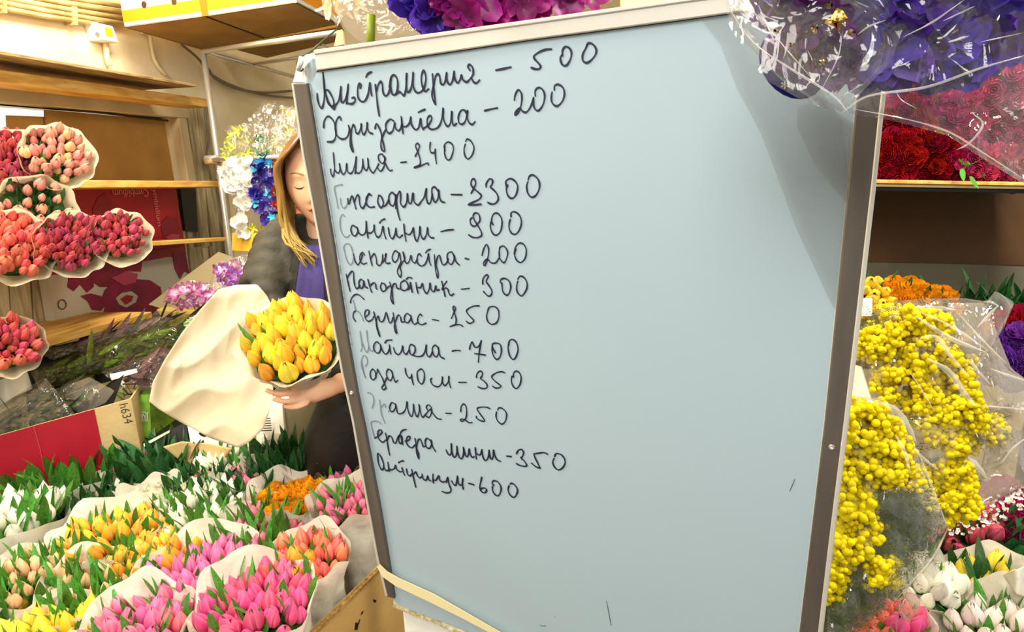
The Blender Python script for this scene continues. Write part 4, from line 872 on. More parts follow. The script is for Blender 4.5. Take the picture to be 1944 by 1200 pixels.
# crimson and beige carton
a = at(-70, 846, 1.93); b = at(249, 757, 2.10); dn = Vector((0, 0, -.26))
rc = carton('flower_carton', 'crimson and beige flower carton behind the tall green leaves', (a, b, b+dn, a+dn), aw, M_cardl)
m_ = (a*.235+b*.765)
nn_ = (b-a).cross(Zv).normalized(); nn_ = nn_ if nn_.dot(CAM-a) > 0 else -nn_
mb = MB(); mb.hexa(a+nn_*.002, m_+nn_*.002, m_+dn+nn_*.002, a+dn+nn_*.002, -nn_*.001); mb.build('crimson_print', M_red, rc)
k = a*.6+b*.4
mb = MB(); mb.tube([k+nn_*.003, k+nn_*.003+dn*.3+Vector((.004, 0, 0)), k+nn_*.003+dn*.6], .0008, 5); mb.build('crease', mat('pale crease', 'd0606c', .6), rc)
put_text('h634', .036, at(239, 784, 2.06)+nn_*.006, Vector((0.08, 0, -1)), (b-a), mat('print ink', '3a3430', .6), rc)
def drape(name, poly, d, m, parent, fold, th=.0008, rings=10, per=80):
    P = [Vector((x, y)) for x, y in poly]; n = len(P); L = [(P[(i+1) % n]-P[i]).length for i in range(n)]; Tt = sum(L); out = []
    for k in range(per):
        t = Tt*k/per; i = 0
        while t > L[i] and i < n-1: t -= L[i]; i += 1
        out.append(P[i].lerp(P[(i+1) % n], t/L[i]))
    c = sum(out, Vector((0, 0)))/per; mb = MB()
    f = lambda q: at(q.x, q.y, d+fold(q.x, q.y))
    b = 0; mb.v.append(f(c))
    for j in range(1, rings+1):
        for k in range(per): mb.v.append(f(c.lerp(out[k], j/rings)))
    for k in range(per): mb.f.append((0, 1+k, 1+(k+1) % per)); mb.mi.append(0)
    for j in range(rings-1):
        for k in range(per):
            x = 1+j*per; mb.f.append((x+k, x+per+k, x+per+(k+1) % per, x+(k+1) % per)); mb.mi.append(0)
    o = mb.build(name, m, parent, smooth=True)
    md = o.modifiers.new('thickness', 'SOLIDIFY'); md.thickness = th
    return o
mb = MB(); mb.prism([at(50, 672, 2.33), at(150, 650, 2.42), at(392, 592, 2.60), at(392, 690, 2.56), at(240, 770, 2.42), at(50, 800, 2.28)], Vector((0, .03, 0))); tag(mb.build('black_tray', M_black), 'black plastic tray standing behind the foliage sleeves under the lowest shelf', 'tray')
def sleeve(name, label, poly, d, bf, bb, m, cat, group=None, wr=.006, seed=0, film_name='cellophane', wfreq=26):
    c = sum((at(x, y, d) for x, y in poly), Vector())/len(poly); c.z = min(at(x, y, d).z for x, y in poly)
    root = thing(name, label, cat, c, None, group); pillow(film_name, poly, d, bf, bb, m, root, wr=wr, seed=seed, wfreq=wfreq); return root
DL = [leaf_mesh('long_leaf', M_leafd, .1, .07), leaf_mesh('long_leaf', M_leaf, .15, .06)]
DK = mat('blackish foliage', '4b4a2a', .6, col2='2a2a18', nscale=30, rnd=.3); DB = mat('dried mauve foliage', '8c6060', .7, col2='5a3a38', nscale=25, rnd=.3)
LK = [leaf_mesh('long_leaf', DK, .1, .08)]; LB_ = [leaf_mesh('long_leaf', DB, .12, .1)]
OL = mat('olive foliage', '8a9a2c', .6, col2='4f6a20', nscale=30, rnd=.35); LO_ = [leaf_mesh('long_leaf', OL, .12, .09), LK[0]]
dirL = Vector((.35, .55, .06))
s_ = sleeve('foliage_sleeve', 'long green cellophane sleeve of olive foliage below the lowest shelf', [(58, 705), (150, 668), (260, 632), (372, 596), (380, 615), (330, 664), (240, 694), (150, 722), (75, 742)], 2.24, .03, .03, M_filmg, 'foliage', seed=3)
scatter(s_, [(75, 712), (260, 645), (365, 608), (330, 655), (150, 712)], 90, 2.22, 2.27, LO_, .12, 'leaf', 5, .4, up=dirL)
s_ = sleeve('foliage_sleeve', 'dark foliage sleeve lying behind the green cellophane one', [(70, 668), (200, 636), (300, 600), (330, 604), (300, 632), (200, 656), (100, 684)], 2.32, .02, .02, M_film, 'foliage', seed=4)
scatter(s_, [(80, 672), (200, 640), (310, 606), (280, 632), (110, 680)], 50, 2.31, 2.34, LK+LB_, .12, 'leaf', 6, .4, up=dirL)
s_ = sleeve('foliage_sleeve', 'mauve dried foliage sleeve left of the cream paper sheet', [(192, 706), (250, 684), (350, 655), (352, 690), (300, 742), (232, 738)], 2.18, .03, .03, M_film, 'foliage', seed=5)
scatter(s_, [(205, 705), (340, 665), (340, 690), (295, 732), (235, 730)], 60, 2.16, 2.21, LB_, .11, 'leaf', 7, .35, up=dirL)
mb = MB(); mb.prism([at(208, 711, 2.12), at(258, 700, 2.12), at(261, 707, 2.12), at(212, 722, 2.12)], Vector((0, .002, 0))); tag(mb.build('paper_label', M_white), 'white paper strip lying on the mauve foliage sleeve', 'label')
s_ = sleeve('foliage_sleeve', 'dark leafy sleeve in glossy film at the left edge above the crimson carton', [(-30, 800), (40, 745), (84, 716), (110, 745), (150, 795), (60, 826), (-30, 850)], 2.05, .03, .03, M_film, 'foliage', seed=8)
scatter(s_, [(-20, 800), (80, 728), (140, 790), (60, 820), (-20, 835)], 60, 2.04, 2.08, LK+DL[:1], .11, 'leaf', 8, .5, up=dirL)
drape('paper_sheet', [(-30, 735), (20, 712), (52, 706), (62, 738), (30, 752), (-30, 790)], 2.1, M_paper, None, lambda x, y: .02*math.sin(x*.1)); tag(bpy.data.objects['paper_sheet'], 'crumpled white paper scrap at the left edge above the dark sleeve', 'paper')
s_ = sleeve('plastic_wrap', 'empty crumpled clear plastic between the dark sleeve and the black wedge', [(96, 742), (170, 716), (218, 742), (200, 765), (155, 786), (118, 768)], 2.08, .02, .02, M_filmw, 'plastic', wr=.014, seed=9)
mb = MB(); mb.prism([at(x, y, 2.12) for x, y in ((236, 710), (216, 765), (196, 792), (140, 808), (112, 812))], Vector((-.02, .02, 0))); tag(mb.build('black_carton_flap', M_black), 'black folded carton flap pointing up behind the crimson carton', 'carton flap')
mb = MB(); mb.prism([at(x, y, 2.3) for x, y in ((130, 722), (172, 712), (176, 722), (140, 742))], Vector((0, .01, 0))); tag(mb.build('kraft_flap', M_card), 'small kraft carton flap behind the clear plastic', 'carton flap')
# green printed carton
g_ = thing('foliage_carton', 'leaf-green printed carton with fresh leaves, right of the crimson carton', 'box', at(300, 838, 2.22))
m_g = mat('green print', '8fc04a', .5, col2='5f8f2c', nscale=14); m_g2 = mat('olive leaf print', '7f9a2e', .5, col2='4c6a1c', nscale=18)
mb = MB(); mb.prism([at(x, y, 2.2) for x, y in ((252, 752), (284, 748), (287, 834), (263, 826))], Vector((-.01, .05, 0))); mb.build('front_panel', m_g, g_)
mb = MB(); mb.prism([at(284, 756, 2.2), at(330, 760, 2.3), at(356, 806, 2.35), at(287, 834, 2.2)], Vector((-.01, .05, 0))); mb.build('side_panel', m_g2, g_)
mb = MB(); mb.prism([at(228, 738, 2.28), at(290, 746, 2.24), at(286, 754, 2.24), at(228, 744, 2.28)], Vector((0, .01, 0))); mb.build('kraft_rim', M_cardl, g_)
scatter(g_, [(228, 744), (285, 750), (282, 770), (240, 772)], 16, 2.24, 2.3, DL, .06, 'leaf', 9, .9, up=Zv)
pw_ = mat('white print', 'dfe6d0', .6)
mb = MB()
for i in range(6):
    x = 262+i*3; mb.tube([at(x, 782+(i % 2)*5, 2.196), at(x+4, 790-(i % 3)*4, 2.196), at(x+2, 800, 2.196)], .0014, 4)
o = mb.build('printed_lettering', pw_, g_); o['kind'] = 'stuff'
def box3(name, label, front, ext, m, cat='box', m2=None):
    root = thing(name, label, cat, (front[2]+front[3])/2)
    mb = MB(); mb.hexa(*front, ext); mb.build('body', m, root, bevel=.002); return root
box3('black_carton', 'black carton under the green printed one', [at(262, 846, 2.16), at(356, 800, 2.22), at(362, 884, 2.2), at(268, 888, 2.14)], Vector((-.03, .16, 0)), M_black)
mb = MB(); mb.prism([at(272, 843, 2.14), at(322, 817, 2.18), at(322, 821, 2.18), at(274, 848, 2.14)], Vector((0, .004, 0))); mb.build('tape_strip', pw_, bpy.data.objects['black_carton'])
w1 = box3('white_carton', 'white carton with a dark oval hand hole, below the cream paper sheet', [at(352, 790, 2.2), at(470, 800, 2.2), at(470, 862, 2.16), at(364, 858, 2.16)], Vector((-.03, .2, 0)), M_white)
mb = MB(); mb.prism([at(385+6*math.cos(t)*1.3+0, 825+4*math.sin(t)+.35*6*math.cos(t), 2.165) for t in [i*.52 for i in range(12)]], Vector((0, .003, 0))); mb.build('hand_hole', M_black, w1)
w2 = box3('labelled_carton', 'white carton end with printed label and number, beside the seated black fabric', [at(484, 775, 2.16), at(536, 768, 2.16), at(545, 868, 2.12), at(488, 868, 2.12)], Vector((-.01, .1, 0)), M_white)
wf = Vector((0, 0, 0))
put_text('h6344', .030, at(514, 856, 2.10), -RT, -UP, mat('print ink', '3a3430', .6), w2)
put_text('PL 210', .016, at(520, 838, 2.10), -RT, -UP, mat('print ink', '3a3430', .6), w2)
for i in range(6):
    mb = MB(); mb.prism([at(493+i*.5, 795+i*4.5, 2.125-.0008*i), at(513+i*.5, 794+i*4.5, 2.125-.0008*i), at(513+i*.5, 795.5+i*4.5, 2.125-.0008*i), at(493+i*.5, 796.5+i*4.5, 2.125-.0008*i)], Vector((0, .003, 0))); mb.build('printed_line', mat('print ink', '3a3430', .6), w2)
box3('grey_carton', 'olive grey carton with white top right of the labelled one', [at(538, 770, 2.18), at(610, 748, 2.22), at(606, 880, 2.18), at(548, 872, 2.14)], Vector((-.02, .1, 0)), mat('olive grey board', '938a68', .7, col2='7c7456', nscale=5))
mb = MB(); mb.hexa(at(538, 770, 2.18)+Zv*.002, at(610, 748, 2.22)+Zv*.002, at(610, 748, 2.22)+Zv*.002+Vector((-.02, .1, 0)), at(538, 770, 2.18)+Zv*.002+Vector((-.02, .1, 0)), Zv*.003); mb.build('lid', M_white, bpy.data.objects['grey_carton'])
drape('kraft_rim_carton', [(310, 848), (345, 838), (400, 842), (442, 852), (425, 872), (405, 892), (372, 900)], 2.06, M_cardl, None, lambda x, y: .03*math.cos((x-375)*.04), th=.004)
tag(bpy.data.objects['kraft_rim_carton'], 'curved kraft carton wall standing behind the creamy white tulips', 'box')
# orchid carton and sleeves
oc = box3('orchid_tray', 'kraft tray holding two wrapped orchid stems beside the person', [at(296, 588, 2.42), at(440, 606, 2.36), at(430, 650, 2.34), at(320, 622, 2.40)], Vector((.02, .2, 0)), mat('olive kraft', 'a8924c', .8, col2='8a7638', nscale=5))
mb = MB(); mb.prism([at(282, 578, 2.5), at(345, 530, 2.6), at(415, 478, 2.75), at(452, 492, 2.75), at(440, 540, 2.6), at(320, 590, 2.45)], Vector((0, .006, -.003))); mb.build('flap', mat('grey kraft', '76694c', .8), oc)
m_or1 = gradmat('orchid petals pink', 'f0d8e8', 'c850a8', 'b03a9c', p=(0, .3, 1)); m_or2 = gradmat('orchid petals violet', 'e8d8f4', '9a4cd0', '7a30c0', p=(0, .3, 1))
OR1 = [open_mesh('blossom', m_or1, 5, .3, .9), open_mesh('blossom', m_or1, 5, .5, .8)]; OR2 = [open_mesh('blossom', m_or2, 5, .3, .9)]
s_ = sleeve('orchid_sleeve', 'pink orchid stem in crinkled cellophane, lower one on the kraft tray', [(310, 570), (328, 538), (360, 530), (410, 538), (452, 556), (440, 578), (385, 588), (330, 586)], 2.34, .035, .03, M_film, 'wrapped orchid', 'orchid stems on the kraft tray', wr=.01, seed=11)
scatter(s_, [(320, 566), (340, 545), (400, 545), (440, 560), (425, 575), (335, 580)], 34, 2.33, 2.37, OR1, .022, 'blossom', 11, .7)
s_ = sleeve('orchid_sleeve', 'violet orchid stem in crinkled cellophane, upper one against the jacket sleeve', [(398, 545), (405, 500), (440, 488), (500, 476), (498, 496), (470, 530), (450, 556), (420, 560)], 2.30, .03, .03, M_film, 'wrapped orchid', 'orchid stems on the kraft tray', wr=.012, seed=12)
scatter(s_, [(408, 540), (412, 508), (450, 498), (480, 500), (455, 540), (425, 552)], 26, 2.29, 2.33, OR2+OR1[:1], .024, 'blossom', 12, .7)
a = onl(442, 444, .30)
mb = MB(); mb.prism([at(440, 443, 2.95), at(536, 446, 2.75), at(530, 482, 2.75), at(440, 476, 2.95)], Vector((.0, .05, 0))); tag(mb.build('pine_crate_side', mat('yellow lit pine', 'e8b83c', .6, col2='d09c28', nscale=5), bevel=.002), 'yellow-lit wooden board behind the jacket shoulder', 'board')  # yellow light falling on the wood is put into its base colour
# sleeves hanging from the chrome rail
m_w = gradmat('hanging white petals', 'e8e2cc', 'fffdf4', 'ffffff'); m_b = gradmat('hanging blue petals', '2030a0', '3a2c98', '5030a8'); m_r = gradmat('hanging red petals', 'e08830', 'a81848', 'e88030')
m_y = mat('lime blossoms', 'c8d838', .6, rnd=.3); m_t = mat('teal ribbon', '1a8a5c', .5, rnd=.3); m_cy = mat('cyan blossoms', '3ab0e0', .5, rnd=.2)
OW = [open_mesh('blossom', m_w, 6, .45, 1.5, .1)]; OB = [open_mesh('blossom', m_b, 6, .5, 1.4, .12)]; ORD = [open_mesh('blossom', m_r, 6, .45, 1.3, .12)]; OY = [open_mesh('blossom', m_y, 4, .4, .6)]; OT = [open_mesh('leaf_tip', m_t, 4, .4, .4)]; OC_ = [open_mesh('blossom', m_cy, 5, .3, .8)]
G3 = 'dyed and white orchid stems hanging from the chrome rail'; dR = depth(rr)*.955
def hang(label, poly, top, meshes, n, sz, seed, topm, m=M_film):
    r_ = sleeve('hanging_orchid', label, poly, dR, .03, .03, m, 'wrapped orchid', G3, wr=.008, seed=seed)
    scatter(r_, poly, n, dR-.02, dR+.02, meshes, sz, 'blossom', seed, .6)
    scatter(r_, top, 12, dR-.01, dR+.04, topm, sz*.9, 'tip', seed+1, .9)
    pillow('sleeve_end', top, dR+.01, .02, .02, M_filmw, r_, rings=5, per=40, wr=.012, seed=seed); return r_
hang('short white orchid stem hanging nearest to the chrome upright', [(424, 312), (446, 306), (450, 350), (438, 368), (428, 350)], [(418, 300), (430, 262), (452, 240), (452, 302)], OW, 26, .024, 21, OY)
hang('long white orchid stem hanging in clear film', [(448, 306), (480, 304), (474, 360), (464, 410), (470, 446), (452, 440), (446, 410), (456, 360)], [(448, 300), (452, 250), (470, 236), (482, 300)], OW, 64, .024, 22, OY)
hang('blue-violet dyed orchid stem hanging in clear film', [(482, 306), (514, 304), (524, 360), (526, 405), (510, 424), (490, 395), (478, 350)], [(478, 300), (488, 256), (504, 250), (508, 300)], OB*5+OC_, 80, .026, 23, OT)
hang('crimson dyed orchid stem hanging next to the hair', [(514, 306), (560, 304), (566, 360), (560, 420), (540, 432), (528, 400), (518, 350)], [(510, 300), (518, 240), (540, 200), (566, 210), (574, 300)], ORD, 90, .026, 24, OY)
s_ = sleeve('film_sleeve', 'loose clear film sleeve with tiny white blossoms above the chrome rail', [(425, 245), (440, 236), (470, 232), (500, 192), (530, 190), (565, 200), (570, 290), (500, 296), (440, 290)], dR+.06, .03, .03, M_film, 'plastic sleeve', wr=.012, seed=25)
scatter(s_, [(430, 250), (500, 205), (560, 205), (560, 285), (440, 285)], 40, dR+.05, dR+.07, OW, .009, 'blossom', 25, .9)
s_ = thing('green_stems', 'thin green stems under the long white orchid', 'foliage', at(475, 445, dR))
scatter(s_, [(462, 430), (500, 425), (520, 440), (470, 446)], 14, dR, dR+.03, OY+DL, .025, 'leaf', 26, .9)
# ================================================================== the florist
def remesh(vs, fs, name, m, voxel, parent, smooth=4):
    me = mkmesh('tmp', vs, fs, m); o = bpy.data.objects.new('tmp', me); COL.objects.link(o)
    md = o.modifiers.new('r', 'REMESH'); md.mode = 'VOXEL'; md.voxel_size = voxel
    sm_ = o.modifiers.new('s', 'SMOOTH'); sm_.iterations = smooth; sm_.factor = .5
    bpy.context.view_layer.update()
    me2 = bpy.data.meshes.new_from_object(o.evaluated_get(bpy.context.evaluated_depsgraph_get())); me2.name = name
    bpy.data.objects.remove(o); me2.materials.clear(); me2.materials.append(m)
    me2.polygons.foreach_set('use_smooth', [True]*len(me2.polygons))
    me2.transform(ROOTM[parent.name].inverted()); ob = link(name, me2, parent); ROOTM[ob.name] = ROOTM[parent.name]; return ob
def loft(mb, secs, seg=20):
    """secs: (centre, radius x, radius y, axis x)"""
    b = len(mb.v)
    for (c, rx, ry, ax) in secs:
        ax = ax.normalized(); ay = Zv.cross(ax) if abs(ax.z) < .9 else Yv
        for k in range(seg):
            t = 6.28319*k/seg; mb.v.append(c+ax*rx*math.cos(t)+ay*ry*math.sin(t))
    for i in range(len(secs)-1):
        for k in range(seg): mb.f.append((b+i*seg+k, b+i*seg+(k+1) % seg, b+(i+1)*seg+(k+1) % seg, b+(i+1)*seg+k)); mb.mi.append(0)
    mb.f.append(tuple(b+k for k in range(seg-1, -1, -1))); mb.mi.append(0)
    e = b+(len(secs)-1)*seg; mb.f.append(tuple(e+k for k in range(seg))); mb.mi.append(0)
HC = at(602, 346, 1.92); NB = at(614, 452, 2.02); CH = at(618, 560, 2.10); PV = Vector((CH.x, 2.34, .92))
SR = at(532, 462, 2.05); ER = at(496, 560, 1.90); WR = at(548, 655, 1.80)
SL = at(716, 478, 2.05); EL = at(706, 690, 1.98); WL_ = at(640, 731, 1.77)
person = thing('person', 'woman with long blond hair in a dark puffer jacket holding yellow tulips', 'person', Vector((PV.x, PV.y, 0)))
HS = 1.22
hyaw = math.radians(8); hpit = math.radians(6)
HM = Matrix.Translation(HC) @ Matrix.Rotation(hyaw, 4, 'Z') @ Matrix.Rotation(hpit, 4, 'X') @ Matrix.Rotation(math.radians(-4), 4, 'Y')
def g_(x, z, cx, cz, sx, sz): return math.exp(-((x-cx)/sx)**2-((z-cz)/sz)**2)
def relief(x, z):
    f = 0
    f += .022*g_(x, z, 0, -.024, .010, .012)+.012*g_(x, z, 0, -.004, .0075, .026)+.006*(g_(x, z, .011, -.030, .006, .006)+g_(x, z, -.011, -.030, .006, .006))
    f -= .009*(g_(x, z, .031, .010, .017, .012)+g_(x, z, -.031, .010, .017, .012))
    f += .008*(g_(x, z, .031, .008, .010, .008)+g_(x, z, -.031, .008, .010, .008))
    f += .005*(g_(x, z, .028, .030, .022, .007)+g_(x, z, -.028, .030, .022, .007))
    f += .0065*g_(x, z, 0, -.052, .019, .0045)+.0065*g_(x, z, 0, -.063, .016, .005)-.003*g_(x, z, 0, -.0575, .02, .0025)
    f += .010*g_(x, z, 0, -.090, .022, .014)+.004*(g_(x, z, .036, -.028, .018, .02)+g_(x, z, -.036, -.028, .018, .02))
    return f
def headp(th, ph):
    sx, sy, sz = math.cos(ph)*math.sin(th), -math.cos(ph)*math.cos(th), math.sin(ph)
    z = sz*.118; jaw = 1-.36*max(0, -sz)**1.6
    x = sx*.073*jaw; y = sy*(.088 if sy < 0 else .098)*(1-.16*max(0, -sz))
    if sy < 0: y -= relief(x, z)*min(1, -sy*2.5)
    return HM @ (Vector((x, y, z))*HS)
def facep(x, z, off=0.0):
    sz = z/.118; jaw = 1-.36*max(0, -sz)**1.6; cp = math.sqrt(max(0, 1-sz*sz)); sx = x/(.073*jaw)
    sy = -math.sqrt(max(0, cp*cp-sx*sx)); y = sy*.088*(1-.16*max(0, -sz))-relief(x, z)*min(1, -sy*2.5)
    return HM @ (Vector((x, y-off, z))*HS)
mb = MB()
mb.grid(lambda u, v: headp(u*6.28319, -1.5+3.0*v), 72, 60, closeu=True)
mb.f.append(tuple(range(71, -1, -1))); mb.mi.append(0); mb.f.append(tuple(60*72+k for k in range(72))); mb.mi.append(0)
nbk = HM @ Vector((0, .02, -.07))
mb.tube([nbk, (nbk+NB)/2, NB, NB-Zv*.05], [.052, .05, .056, .08], 20)
ax = Vector((1, .0, 0))
loft(mb, [(PV-Zv*.02, .15, .10, ax), (PV+Zv*.08, .14, .10, ax), ((PV+CH)/2, .125, .09, ax), (CH, .15, .10, ax), (NB.lerp(CH, .4), .16, .09, ax), (NB.lerp(CH, .1), .10, .06, ax)])
for s, e, w_ in ((SR, ER, WR), (SL, EL, WL_)):
    mb.tube([s, (s+e)/2, e, (e+w_)/2, w_], [.05, .045, .038, .034, .026], 14)
for sx in (-1, 1):
    h = PV+Vector((sx*.085, 0, -.02)); k = Vector((h.x+sx*.01, h.y-.02, .50)); an = Vector((k.x, h.y+.03, .08))
    mb.tube([h, h.lerp(k, .4), k, k.lerp(an, .4), an, an-Zv*.05], [.085, .078, .055, .052, .036, .04], 14)
    mb.tube([an-Zv*.04+Vector((0, .05, 0)), an-Zv*.045, an-Zv*.05+Vector((0, -.16, 0))], [.035, .04, .03], 12)
def fingers(chains, rad=.0088, dy=0, dd=0):
    for ch in chains:
        ch = [(x, y+dy, d+dd) for x, y, d in ch]
        P = [at(*p) for p in ch]; n = len(P); mb.tube(catmull(P, 3), [rad*(1-.28*i/(3*(n-1))) for i in range(3*(n-1)+1)], 10)
pc = at(596, 744, 1.705)
mb.tube([WL_, at(622, 737, 1.735), pc, at(572, 746, 1.682)], [.024, .027, .030, .024], 14)
fingers([[(582, 722, 1.715), (548, 722, 1.685), (518, 717, 1.675), (494, 708, 1.675)], [(580, 734, 1.715), (550, 738, 1.685), (524, 738, 1.68), (504, 731, 1.685)],
         [(580, 746, 1.715), (556, 752, 1.69), (534, 753, 1.685), (518, 748, 1.69)], [(584, 755, 1.72), (566, 763, 1.70), (550, 764, 1.70), (538, 761, 1.70)], [(606, 724, 1.73), (596, 706, 1.77), (580, 694, 1.80)]], dy=9, dd=-.035)
mb.tube([WR, at(545, 640, 1.78), at(538, 625, 1.77)], [.024, .03, .022], 14)
fingers([[(545, 628, 1.77), (525, 612, 1.76), (508, 600, 1.76), (495, 596, 1.77)], [(540, 632, 1.77), (518, 620, 1.76), (500, 612, 1.76), (488, 610, 1.77)], [(538, 640, 1.775), (514, 632, 1.765), (498, 628, 1.765), (486, 628, 1.775)],
         [(538, 650, 1.78), (518, 646, 1.77), (505, 644, 1.77), (496, 646, 1.78)], [(552, 636, 1.77), (545, 615, 1.75), (538, 600, 1.745)]])
remesh(mb.v, mb.f, 'body', M_skin, .0042, person, 3)
# clothes
jm = MB()
def puff(a, b, r0, r1, n=5, amp=.008):
    P = []; R = []
    for i in range(n*6+1):
        t = i/(n*6); P.append(a.lerp(b, t)); R.append(r0+(r1-r0)*t+amp*(abs(math.sin(math.pi*n*t))-.5))
    return P, R
secs = []
pts = [(PV-Zv*.02, .20, .15), (PV+Zv*.12, .19, .15), ((PV+CH)/2, .185, .145), (CH, .19, .14), (NB.lerp(CH, .45), .19, .125), (NB.lerp(CH, .15), .15, .10), (NB+Zv*.005, .085, .075)]
N_ = 30
for i in range(N_+1):
    t = i/N_*(len(pts)-1); j = min(int(t), len(pts)-2); f = t-j
    c = pts[j][0].lerp(pts[j+1][0], f); pf = .007*(abs(math.sin(t*math.pi*1.6))-.5)
    secs.append((c, pts[j][1]+(pts[j+1][1]-pts[j][1])*f+pf, pts[j][2]+(pts[j+1][2]-pts[j][2])*f+pf, ax))
loft(jm, secs, 28)
for s, e, w_ in ((SR, ER, WR), (SL, EL, WL_)):
    P, R = puff(s, e, .078, .070, 4); P2, R2 = puff(e, e.lerp(w_, .88), .068, .045, 3)
    jm.tube(P, R, 18); jm.tube(P2, R2, 18)
jm.tube([NB+Vector((-.03, .02, -.03)), NB.lerp(SR, .5)+Zv*.012, SR], [.07, .078, .082], 18); jm.tube([NB+Vector((.03, .02, -.03)), NB.lerp(SL, .5)+Zv*.012, SL], [.07, .078, .082], 18)
jm.tube([NB+Vector((-.075, -.02, .03)), NB+Vector((-.085, -.075, -.04)), NB+Vector((-.06, -.12, -.12))], [.026, .028, .022], 12)
jm.tube([NB+Vector((.075, -.02, .03)), NB+Vector((.085, -.075, -.04)), NB+Vector((.06, -.12, -.12))], [.026, .028, .022], 12)
jk = remesh(jm.v, jm.f, 'puffer_jacket', M_jacket, .008, person, 3)
sh = MB()
def shf(u, v, w0=.045, w1=.075, off=.0):
    c = NB.lerp(CH, v*1.5)+Vector(((u-.5)*2*(w0+(w1-w0)*v), 0, 0)); return c+Vector((0, -(.100+.078*math.sin(min(1, v*1.2)*1.57))-.004*math.cos(u*9)-off, -.01))
sh.grid(lambda u, v: shf(u, v, .035, .055), 12, 20); o = sh.build('violet_shirt', M_shirt, person, smooth=True); o.modifiers.new('t', 'SOLIDIFY').thickness = .006
for s in (-1, 1):
    q = MB(); q.grid(lambda u, v: shf(.5+s*(.5+.36*u), v, .035, .055, .006), 5, 20); o = q.build('jacket_lining', M_jackd, person, smooth=True); o.modifiers.new('t', 'SOLIDIFY').thickness = .008
tm = MB()
loft(tm, [(PV-Zv*.14, .18, .13, ax), (PV, .17, .125, ax), (PV+Zv*.06, .16, .12, ax)])
for sx in (-1, 1):
    h = PV+Vector((sx*.085, 0, -.02)); k = Vector((h.x+sx*.01, h.y-.02, .50)); an = Vector((k.x, h.y+.03, .08))
    tm.tube([h, h.lerp(k, .4), k, k.lerp(an, .4), an], [.10, .092, .072, .066, .058], 16)
remesh(tm.v, tm.f, 'trousers', M_jackd, .012, person, 3)
for sx in (-1, 1):
    q = MB(); an = Vector((PV.x+sx*.095, PV.y+.01, .0))
    q.tube([an+Vector((0, .08, .04)), an+Vector((0, .03, .05)), an+Vector((0, -.10, .045)), an+Vector((0, -.17, .032))], [.036, .046, .042, .03], 14)
    q.build('shoe', M_shoe, person, smooth=True)
# sleeve of the dark coat hanging down beside the hand
q = MB(); q.tube([at(664, 718, 1.93), at(660, 760, 1.95), at(640, 830, 2.0), at(640, 900, 2.03)], [.055, .085, .10, .10], 18); q.build('jacket_hem', M_jackd, person, smooth=True)
# face details
def patch(name, pts, m, off, parent=person):
    q = MB(); q.grid(pts, 16, 5); o = q.build(name, m, parent, smooth=True); return o
m_lip = mat('lips', 'c4605a', .4); m_lash = mat('dark lashes', '3a2418', .6); m_brow = mat('brown eyebrow', '9a6c3c', .7)
patch('lips', lambda u, v: facep((u-.5)*.046, -.0575+(.0075*(1-abs(2*u-1)**2.2))*(v*2-1)+(.0012*math.cos((u-.5)*26) if v > .6 else 0), .0022), m_lip, .001)
q = MB(); q.tube([facep((t-.5)*.042, -.0572-.0006*math.cos(t*12), .0024) for t in [i/14 for i in range(15)]], .0007, 5); q.build('mouth_line', mat('mouth shadow', '7a2c28', .6), person)
for s in (-1, 1):
    q = MB(); q.tube([facep(s*.031+(t-.5)*.027, .0035-.004*(1-(2*t-1)**2), .002) for t in [i/12 for i in range(13)]], [.0004+.0013*math.sin(3.14159*i/12) for i in range(13)], 6); q.build('eyelashes', m_lash, person)
    patch('eyebrow', lambda u, v: facep(s*(.014+.034*u), .031+.005*math.sin(u*2.6)+.0035*(v-.5)*(1.3-u), .0016), m_brow, .001)
    q = MB(); c = HM @ (Vector((s*.074, .012, -.005))*HS); q.grid(lambda u, v: c+HM.to_3x3() @ Vector((s*(.004+.010*v), .016*v*math.cos(u*6.283), .030*v*math.sin(u*6.283))), 16, 4, closeu=True); q.build('ear', M_skin, person, smooth=True)
# hair: scalp cap and long locks falling from a centre parting
HGR = gradmat('hair strands', 'e4cc74', 'bf9c4c', '76502a', rough=.35, rnd=0, p=(.0, .45, .9))
M_hairr = HGR
q = MB()
def cap(u, v):
    th = u*6.28319; ph = 1.57-2.05*v
    front = max(0, math.cos(th)); ph = 1.57-(2.0-1.32*front**.8)*v
    p = Vector((math.cos(ph)*math.sin(th)*.082, -math.cos(ph)*math.cos(th)*(.096 if math.cos(th) > 0 else .108), math.sin(ph)*.127))
    p.z -= .006*math.exp(-(p.x/.008)**2)*(1 if p.z > .05 else 0)
    p *= 1+.02*nz((p.x*60, p.y*60, p.z*12)); return HM @ (p*HS)
q.grid(cap, 64, 22, closeu=True); hr = q.build('hair', M_hairr, person, smooth=True)
q = MB(); rnd = random.Random(5)
for s in (-1, 1):
    for i in range(120):
        t = i/119; y = -.082+.165*t; jx = lambda a: rnd.uniform(-a, a)
        fr = max(0, 1-t*3.2)
        pts = [(s*.006, y*.75-.004, .126-.3*max(0, abs(y)-.05)), (s*(.040-.012*fr), y*.98-.012*fr, .104-.010*fr), (s*(.074-.004*fr)+jx(.004), y-.012*fr+jx(.003), .055), (s*(.083-.007*fr)+jx(.004), y*.95-.004, -.005+jx(.006)),
               (s*.086+jx(.006), y*.85+jx(.006), -.075), (s*(.086-.012*fr)+jx(.012), y*.7-.020+jx(.012), -.120+jx(.01)), (s*(.070-.034*(1-t))+jx(.018), y*.55-.045+jx(.014), -.175+jx(.02))]
        P = catmull([HM @ (Vector(p)*HS) for p in pts[:1]]+[HM @ (Vector(p)*HS) for p in pts[1:]], 3)
        n = len(P); q.tube(P, [(.0034+.0024*math.sin(3.14159*k/(n-1)))*(1 if k < n-3 else .4) for k in range(n)], 5)
